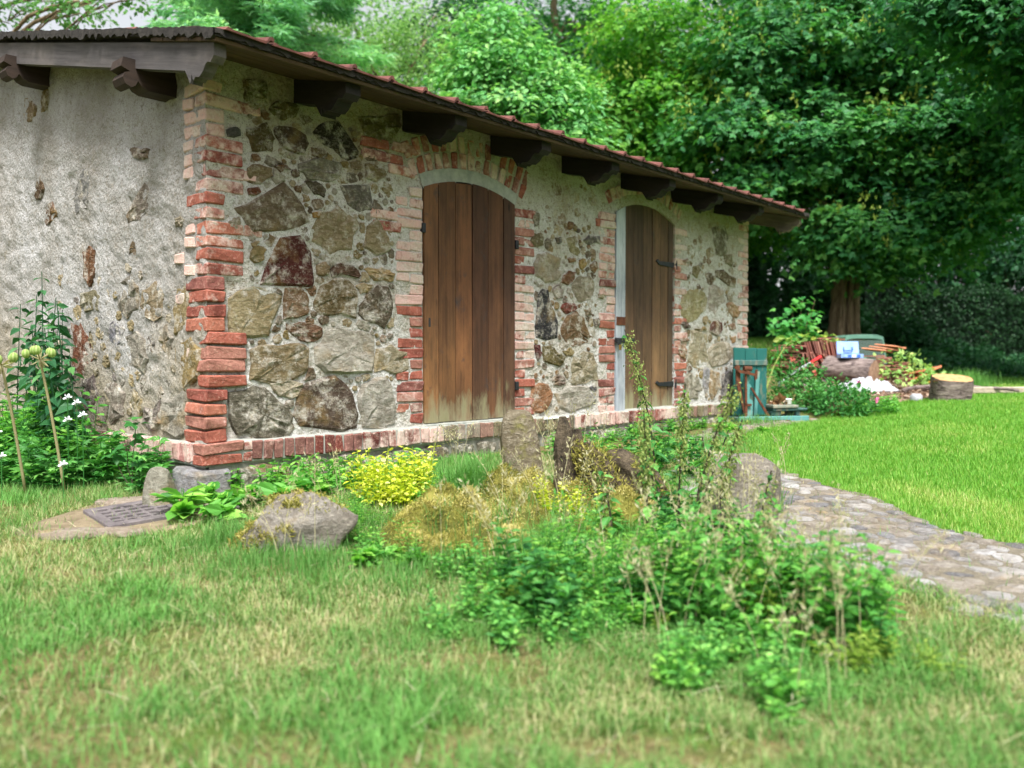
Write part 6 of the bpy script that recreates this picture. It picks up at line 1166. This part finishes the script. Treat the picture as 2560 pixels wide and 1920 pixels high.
# stacked roof tiles
def tile_stack(label, origin, items, name='tile_pile'):
    T = thing(name, origin, label, 'tile pile'); ROT = [Matrix.Rotation(0, 4, 'X')]
    for (a, b, z, rx, ry, rz_, c) in items:
        p = origin+RH*a+VH*b+UP*z; obj('tile', STK, None, T, p, (rx, ry, RZ+rz_), (1, 1, 1), (*lin(c), 1))
    return T
n_ = N('stacked_tile_clay'); oi_ = n_.info(); STM = n_.done(n_.mix(n_.ramp(n_.noise(n_.pos(), 14, 6), [(.4, 0.0), (.7, .6)]), oi_.outputs['Color'], lin((150, 110, 96))), .9)
g = Geo(); prism(g, [(-.12, 0), (-.11, .016), (.1, .012), (.12, .026), (.125, .010), (.1, -.002)], -.19, .19, 1); STK = g.mesh('tile'); fixn(STK); STK.materials.append(STM)
rng = np.random.default_rng(600); tc = [(148, 92, 80), (170, 112, 96), (130, 84, 74), (188, 138, 120), (120, 80, 72)]
it = []
for k in range(16): it.append((-.42+.05*rng.normal(), .05, .03+k*.028, 0, rng.normal(0, .06), .2*rng.normal(), tc[int(rng.integers(5))]))
for k in range(16): it.append((-.20+k*.033, .15, .40+.02*rng.random(), 0, 1.25+.02*k*.3, .1*rng.normal(), tc[int(rng.integers(5))]))
for k in range(11): it.append((-.25+k*.035, -.05, .22+.02*rng.random(), 0, 1.40-.05*k, .15*rng.normal(), tc[int(rng.integers(5))]))
for k in range(9): it.append((-.1+.05*rng.normal(), .1, .03+k*.028, 0, rng.normal(0, .05), .2*rng.normal(), tc[int(rng.integers(5))]))
for k in range(5): it.append((.2+.1*rng.random(), .3, .46+.025*k, 0, rng.normal(0, .1), rng.random(), tc[int(rng.integers(5))]))
tile_stack('heap of stacked red roof tiles behind the log', W(13.3, 4.75), it)
it = []
for k in range(14): it.append((-.30+.04*rng.normal(), .0, .02+k*.028, 0, rng.normal(0, .06), .2*rng.normal(), tc[int(rng.integers(5))]))
for k in range(10): it.append((.05+.04*rng.normal(), .1, .02+k*.03, 0, rng.normal(0, .08), .3*rng.normal(), tc[int(rng.integers(5))]))
for k in range(6): it.append((.42+.08*rng.normal(), .05, .02+k*.03, .2*rng.normal(), rng.normal(0, .2), rng.random(), (206, 124, 84)))
for k in range(3): it.append((-.15+.1*k, .25, .48+.03*k, .1, .15, rng.random(), (206, 140, 104)))
tile_stack('creeper-covered heap of tiles on the lawn side of the log', W(12.9, 5.75), it)
LF_CREEP = leafmat('creeper_leaf', [(104, 154, 84), (140, 184, 104), (176, 206, 124), (204, 216, 132)], .5, .4)
pc = W(12.75, 5.75); T = mass('creeper', 'pale yellow-green creeper sprawling over the second tile heap', 'creeper', dome(pc+[0, 0, .02], (.60, .5, .46), .1, .85), 480, L_OVAL, .075, LF_CREEP, 610, pc, 6)
pc = W(12.85, 6.35); mass('creeper', 'creeper runner trailing down onto the grass past the second tile heap', 'creeper', dome(pc, (.4, .45, .22), .1, .7), 300, L_OVAL, .09, LF_CREEP, 611, pc, 4)
pc = W(13.4, 4.9)+[0, 0, .48]; g = Geo(); n = 60; q = pc+RH*np.outer(rng.random(n)*.9-.75, [1]*1)+UP*(rng.random((n, 1))*.14)+rng.normal(0, .05, (n, 3)); T = thing('creeper', W(13.4, 4.9), 'light creeper leaves over the top of the first tile heap', 'creeper'); scatter(g, L_OVAL, q, frames(rng.normal(0, 1, (n, 3))*[1, 1, .4], rng.normal(0, .5, (n, 3))+[0, 0, 1]), .13, rng.random(n)); obj('leaves', g, LF_CREEP, T); g = Geo(); tube(g, [W(13.4, 4.2)+[0, 0, .0], W(13.4, 4.4)+[0, 0, .45], W(13.4, 4.9)+[0, 0, .55], W(13.4, 5.2)+[0, 0, .56]], [.008, .007, .006, .004], 5); obj('stems', g, M['bark'], T)
# blue plastic box on the log
BLUE = m_flat('clear_blue_plastic', (126, 160, 224), (160, 190, 240), 6, .25, .0, .001, .5); BLUED = m_flat('blue_plastic', (40, 84, 190), (66, 112, 214), 6, .35, .0, .001, .5)
bo = (la+lb)/2+[0, 0, .385]; MBx = rotz(RZ-.05, bo); T = thing('sorting_box', bo, 'open clear blue plastic sorting box standing on the log', 'box')
g = Geo()
for a in ((-.16, .16, -.10, -.094, 0, .055), (-.16, .16, .094, .10, 0, .055), (-.16, -.154, -.094, .094, 0, .055), (.154, .16, -.094, .094, 0, .055), (-.154, .154, -.094, .094, 0, .006)): cbox(g, *a, .002, M=MBx)
obj('tray', g, BLUE, T)
for k in range(4): g = Geo(); x = -.105+k*.065; cbox(g, x-.025, x+.025, -.105, -.1005, .01, .045, .001, M=MBx); obj('compartment', g, [BLUE, BLUED, bpy.data.materials['white_plastic'], BLUED][k], T)
ML = MBx@np.array(Matrix.Translation((0, .10, .055))@Matrix.Rotation(math.radians(-12), 4, 'X')); g = Geo(); cbox(g, -.16, .16, -.02, 0, 0, .19, .008, M=ML); ld = obj('lid', g, BLUE, T)
g = Geo(); tube(g, (np.array([[-.06, -.028, .10], [-.06, -.045, .06], [-.05, -.05, .045], [.05, -.05, .045], [.06, -.045, .06], [.06, -.028, .10]])@ML[:3, :3].T+ML[:3, 3]), .010, 8); obj('handle', g, BLUED, ld)
# green cab shell behind the heap
CO = W(14.6, 5.95); MC = rotz(RZ+.05, CO); CG = m_flat('grey_green_enamel', (92, 138, 122), (122, 164, 146), 5, .45, .05, .001, .5); T = thing('cab_shell', CO, 'grey-green metal cab shell with rounded roof behind the tile heap', 'cab'); z0, z1 = -.05, .47
def cab_tube(pts, r, nm): g = Geo(); tube(g, np.array(pts)@MC[:3, :3].T+MC[:3, 3], r, 8); return obj(nm, g, CG, T)
xs_ = np.linspace(-.30, .36, 15); prof = [(x, z1-.02+.045*(1-((x-.03)/.33)**4)) for x in xs_]+[(x, z1-.075+.03*(1-((x-.03)/.33)**4)) for x in xs_[::-1]]
g = Geo(); prism(g, prof, -.05, .45, 1); V = g.v[0]; g.v[0] = V@MC[:3, :3].T+MC[:3, 3]; me = g.mesh('roof'); fixn(me); obj('roof', me, CG, T)
for x0_, x1_, y in ((-.29, -.26, -.04), (.35, .42, -.04), (.35, .44, .2), (-.29, -.26, .42), (.35, .46, .42)): cab_tube([(x0_, y, z1-.05), (x1_, y, z0)], .018, 'pillar')
for a, nm in (((-.30, .42, .40, .43, z0, .30), 'rear_panel'), ((-.29, .40, -.05, -.03, z0, .12), 'front_panel'), ((-.44, -.34, -.02, .0, .10, .40), 'door_flap')): g = Geo(); cbox(g, *a, .006, M=MC); obj(nm, g, CG, T)
g = Geo(); cbox(g, -.27, .36, -.046, -.042, .10, .395, .001, M=MC); gp = N('dusty_glass'); gp.b.inputs['Transmission Weight'].default_value = .75; obj('windscreen', g, gp.done((.35, .5, .45), .15, None, .5), T)
g = Geo(); tube(g, np.array([(-.35, -.01, .36), (-.28, -.03, .38)])@MC[:3, :3].T+MC[:3, 3], .012, 6); obj('bracket', g, CG, T)
# long-handled tool leaning in the roses
a = W(10.9, 3.40)+[0, 0, .30]; b = W(11.0, 3.85)+[0, 0, .56]; T = thing('tool_handle', W(10.9, 3.4), 'grey tube handle with a red grip sticking out of the rose bush', 'tool'); g = Geo(); tube(g, [a-[0, 0, .25], a, a*.45+b*.55+[0, 0, .02], b], .018, 8); obj('shaft', g, m_flat('grey_metal_tube', (150, 156, 160), (196, 200, 204), 10, .4, .05, .001, .5, .4), T); g = Geo(); d = nrm(b-a); tube(g, [b-d*.02, b+d*.15], .024, 8); obj('grip', g, m_flat('red_rubber', (176, 28, 34), (206, 48, 50), 10, .6, .05, .001), T)
for k, (s, l, a_, lg) in enumerate(((11.7, 5.75, .3, .5), (11.75, 6.1, -.15, .45), (12.0, 4.3, .1, .5), (12.5, 4.35, .5, .4), (11.5, 6.35, -.4, .4))):
    g = Geo(); p = W(s, l)+[0, 0, .05]; d = RH*math.cos(a_)+VH*math.sin(a_); limb(g, p-d*lg, p+d*lg, .03, .018, rng, 7, .05); obj('broken_branch', g.mesh('broken_branch', True), M['logbark'], None, label=['broken grey branch lying beside the tarpaulin on the bare ground', 'branch piece lying on the lawn edge of the bare ground', 'branch lying under the roses toward the log', 'branch leaning against the shaded end of the log', 'thin branch lying near the chopping block'][k], cat='branch')
# white painted strip on the plinth by the doors
g = Geo(); cbox(g, 3.02, 3.36, -.052, -.046, -.012, .004, .002); cbox(g, 3.22, 3.26, -.051, -.0455, -.16, -.012, .002); obj('white_bracket', g, bpy.data.materials['white_plastic'], None, label='thin white metal bracket leaning on the plinth between the doors', cat='bracket')
# ------------------------------------------------------------------ grass
def blades(rng, x, y, h, w_, tint, lean, z0=None, simple=False):
    n = len(x); z = ground(x, y)-.005 if z0 is None else z0; a = rng.random(n)*6.283; d = np.stack([np.cos(a), np.sin(a)], -1); s = np.stack([-d[:, 1], d[:, 0]], -1)*w_[:, None]*.5; ln = lean*(.3+rng.random(n))
    k1 = d*(h*ln*.35)[:, None]; k2 = d*(h*ln)[:, None]; zt = z+h*np.sqrt(np.maximum(1-(ln*.8)**2, .05)); zm = z+h*.58*np.sqrt(np.maximum(1-(ln*.4)**2, .2)); b = np.stack([x, y], -1)
    V = np.stack([np.c_[b-s, z], np.c_[b+s, z], np.c_[b+k1+s*.8, zm], np.c_[b+k1-s*.8, zm], np.c_[b+k2, zt]], 1).reshape(-1, 3); o = np.arange(n)*5
    g = Geo()
    if simple:
        V = np.stack([np.c_[b-s, z], np.c_[b+s, z], np.c_[b+k2, zt]], 1).reshape(-1, 3); o = np.arange(n)*3; g.add(V, np.stack([o, o+1, o+2], -1), np.repeat(tint, 3)); return g
    g.add(V, np.stack([o, o+1, o+2, o+3], -1), np.repeat(tint, 5)); g.f.append(np.stack([o+3, o+2, o+4], -1)); return g
LF_GRASS = leafmat('meadow_grass', [(196, 186, 148), (180, 180, 130), (142, 162, 102), (106, 146, 78), (86, 138, 66), (120, 172, 90)], .6, .35, .2)
LF_LAWN = leafmat('lawn_grass', [(196, 196, 132), (164, 188, 98), (124, 172, 68), (98, 156, 56), (132, 186, 80)], .55, .4, .2)
rng = np.random.default_rng(900)
def pts(n, s0, s1, kmax, pw=1.0, lo=None):
    s = (s0**pw+(s1**pw-s0**pw)*rng.random(n))**(1/pw); k = (-kmax if lo is None else lo)+(kmax-(-kmax if lo is None else lo))*rng.random(n); l = k*s; return s, l, CAM[0]+s*VH[0]+l*RH[0], CAM[1]+s*VH[1]+l*RH[1]
s, l, x, y = pts(295000, 1.3, 6.6, .82, 1.6)
ok = ~in_shed(x, y, .0) & ~(on_path(x, y, -.05+.16*fbm(x*4, y*4, 3)) & (rng.random(len(x)) < .96)) & ~is_lawn(x, y) & ~(in_yard(x, y) & (rng.random(len(x)) < .93))
bare = fbm(x*1.1+9, y*1.1, 3); ok &= (bare < .15) | (rng.random(len(x)) < .3); ok &= (((s-2.13)/.10)**2+((l-.42)/.34)**2+2*fbm(x*6, y*6, 2) > 1) | (rng.random(len(x)) < .2)
x, y, s = x[ok], y[ok], s[ok]; n = len(x); f1 = fbm(x*1.4, y*1.4+7, 3); f2 = fbm(x*6, y*6, 2)
t = np.clip(.62+1.4*f1+.7*f2+.26*rng.normal(0, 1, n), 0, 1); hh = (.028+.036*rng.random(n)+.05*np.clip(f2+.1, 0, 1)+.03*np.clip(t-.5, 0, 1))*np.where(t < .25, .8, 1)
gg = blades(rng, x[s < 3.4], y[s < 3.4], hh[s < 3.4], .0026+.0022*rng.random(int((s < 3.4).sum())), t[s < 3.4], 1.0); g2 = blades(rng, x[s >= 3.4], y[s >= 3.4], hh[s >= 3.4], .0034+.0026*rng.random(int((s >= 3.4).sum())), t[s >= 3.4], 1.0, None, True)
for vv, tt_, ff in zip(g2.v, g2.t, g2.f): gg.f.append(ff+gg.n); gg.v.append(vv); gg.t.append(tt_); gg.n += len(vv)
obj('meadow_grass', gg, LF_GRASS, kind='stuff', label='rough half-dry mown grass covering the ground before the outbuilding', cat='grass')
s, l, x, y = pts(310000, 3.2, 13.8, .92, .8, .10); k = is_lawn(x, y) & ~in_bark(x, y) & ~in_shed(x, y); x, y, s = x[k], y[k], s[k]; n = len(x)
f1 = fbm(x*.8, y*.8, 3); t = np.clip(.66-1.2*np.clip(f1-.02, 0, 1)-.5*np.clip(fbm(x*3+4, y*3, 2), 0, 1)+.2*rng.normal(0, 1, n), 0, 1)
obj('lawn_grass', blades(rng, x, y, (.03+.025*rng.random(n)), (.0034+.0007*s)*(.7+.6*rng.random(n)), t, .7, None, True), LF_LAWN, kind='stuff', label='short bright green lawn grass spreading beyond the cobbled path', cat='grass')
s, l, x, y = pts(60000, 13.2, 24, .80, 1.0, .25); n = len(x); obj('shaded_lawn', blades(rng, x, y, .05+.04*rng.random(n), .012+.01*rng.random(n), rng.random(n)*.8, .6, None, True), leafmat('shade_tinted_grass', [(70, 104, 40), (84, 130, 48), (104, 150, 58)], .6, .3, .2), kind='stuff', label='grass of the far lawn under the trees before the hedge', cat='grass')  # shade of the trees is put into these darker grass colours
# dry straw lying in the mown grass
s, l, x, y = pts(2600, 1.4, 4.6, .75, 1.4); k = ~on_path(x, y) & ~is_lawn(x, y) & ~in_shed(x, y) & (fbm(x*1.4, y*1.4+7, 3) < .15); x, y = x[k], y[k]; n = len(x); a = rng.random(n)*6.28
g = Geo(); TB = (np.array([[0, -.009, 0], [.5, -.008, .06], [1, 0, 0], [.5, .008, .06], [0, .009, 0]]), [[[0, 1, 2, 3, 4]]]); scatter(g, TB, np.c_[x, y, ground(x, y)+.015+.04*rng.random(n)], frames(np.stack([np.cos(a), np.sin(a), .12*rng.normal(0, 1, n)], -1), np.repeat([[0, 0, 1.]], n, 0)), .05+.10*rng.random(n)**2, rng.random(n))
obj('dry_straw', g, STRAW, kind='stuff', label='pale dry straw strewn over the mown grass', cat='straw')
# fine green tuft and small tufts
def tuft(label, s, l, n, h, r, seed, lo=.6, nm='grass_tuft', lift=None):
    rng = np.random.default_rng(seed); c = W(s, l); x = c[0]+rng.normal(0, r, n); y = c[1]+rng.normal(0, r*.6, n); g = blades(rng, x, y, h*(.5+.7*rng.random(n)), .0025+.002*rng.random(n), np.clip(lo+.3*rng.random(n), 0, 1), .5, None if lift is None else ground(x, y)+lift); obj(nm, g, LF_GRASS, label=label, cat='grass', group='grass tufts', kind='stuff')
tuft('dense fine green grass tuft between the golden shrub and the upright stone', 4.85, -.25, 1500, .24, .10, 1, .7); tuft('grass tuft at the foot of the moss cushion', 4.25, .02, 260, .14, .06, 2, .6); tuft('long grass fringe along the scale base', 9.1, 2.6, 500, .13, .2, 3, .75); tuft('grass tuft beside the boulder on its drain side', 4.0, -1.35, 320, .12, .10, 4); tuft('grass tuft before the boulder', 3.6, -.8, 320, .12, .12, 5); tuft('green grass along the wall under the second door', 6.9, 1.6, 900, .16, .3, 6, .75); tuft('grass tuft at the edge of the lawn by the edge stone', 4.6, 1.35, 260, .16, .10, 7, .6); tuft('thin grass growing out of the hump beside the boulder', 4.05, -.32, 130, .15, .10, 13, .6, lift=.06); tuft('thin grass growing out of the middle moss hump', 4.0, -.05, 150, .16, .12, 14, .65, lift=.06); tuft('thin grass growing out of the hump by the golden sprig', 4.3, .02, 110, .15, .09, 15, .5, lift=.06); tuft('bright grass standing before the stump roots', 3.95, .20, 420, .16, .07, 9, .8); tuft('bright grass below the golden sprig', 3.72, .05, 420, .14, .09, 10, .75); tuft('grass growing over the foot of the boulder', 3.68, -1.1, 500, .10, .16, 11, .55); tuft('grass below the low moss patch', 3.55, -.35, 520, .11, .16, 12, .6); tuft('bright grass patch beyond the creeper heap', 13.0, 6.9, 900, .3, .25, 8, .75)
# flowering dry grass stems
def seedgrass(label, s, l, n, h, r, seed):
    rng = np.random.default_rng(seed); c = W(s, l); T = thing('seeding_grass', c, label, 'grass', 'dry seeding grasses'); g = Geo(); gh = Geo()
    for k in range(n):
        p = c+np.array([rng.normal(0, r), rng.normal(0, r), -.01]); hh = h*(.6+.5*rng.random()); d = np.array([rng.normal(0, .25), rng.normal(0, .25), 0])*hh; t = np.linspace(0, 1, 6); P = p+np.outer(t, [0, 0, hh])+np.outer(t**2, d); tube(g, P, np.linspace(.0016, .0009, 6), 4, .6, False)
        m = 26; u = .70+.3*rng.random(m); q = np.stack([np.interp(u, t, P[:, i]) for i in range(3)], -1)+rng.normal(0, .014, (m, 3)); scatter(gh, L_NEEDLE, q, frames(rng.normal(0, .6, (m, 3))+[0, 0, .8], rng.normal(0, 1, (m, 3))), .020+.012*rng.random(m), rng.random(m))
    obj('stems', g, STRAW, T); obj('seed_heads', gh, STRAW, T)
for k, a in enumerate((('dry seeding grass before the boulder', 3.75, -.98, 6, .42, .05), ('dry seeding grass behind the boulder', 4.4, -.95, 6, .36, .06), ('thin seeding grass at the plinth under the first door', 5.4, -.35, 7, .38, .10), ('dry seeding grass leaning past the rotten stump', 4.2, .25, 9, .5, .08), ('dry seeding grass between the two doors', 5.9, .45, 8, .5, .12), ('tall dry seeding grass beside the edge stone', 3.6, .98, 18, .48, .10), ('tall dry seeding grass in the leafy plants beside the path', 3.0, .85, 12, .45, .14), ('dry seeding grass in front of the weedy bank', 3.0, .5, 14, .36, .12), ('dry seeding grass on the low bank behind the mint', 3.5, .15, 14, .4, .14), ('dry seeding grass at the path end of the bank', 2.7, 1.05, 10, .42, .14), ('dry seeding grass beside the golden sprig', 4.1, .05, 8, .4, .08), ('pale wispy seeding grass at the grassy edge of the bank', 2.6, .8, 7, .32, .16), ('pale wispy seeding grass among the bank weeds', 3.2, .72, 9, .45, .16), ('pale wispy seeding grass before the cobbled path', 3.2, 1.12, 9, .42, .12), ('lone dry seeding grass at the lawn edge', 5.6, 1.75, 3, .3, .04))): seedgrass(*a, 950+k)
for k in range(8): plant('mint', 'mint_plant', 3.3+.5*rw.random(), .1+.35*rw.random(), .6+.4*rw.random(), 'mint plant on the bank below the rotten stump', 'mint below the stump')
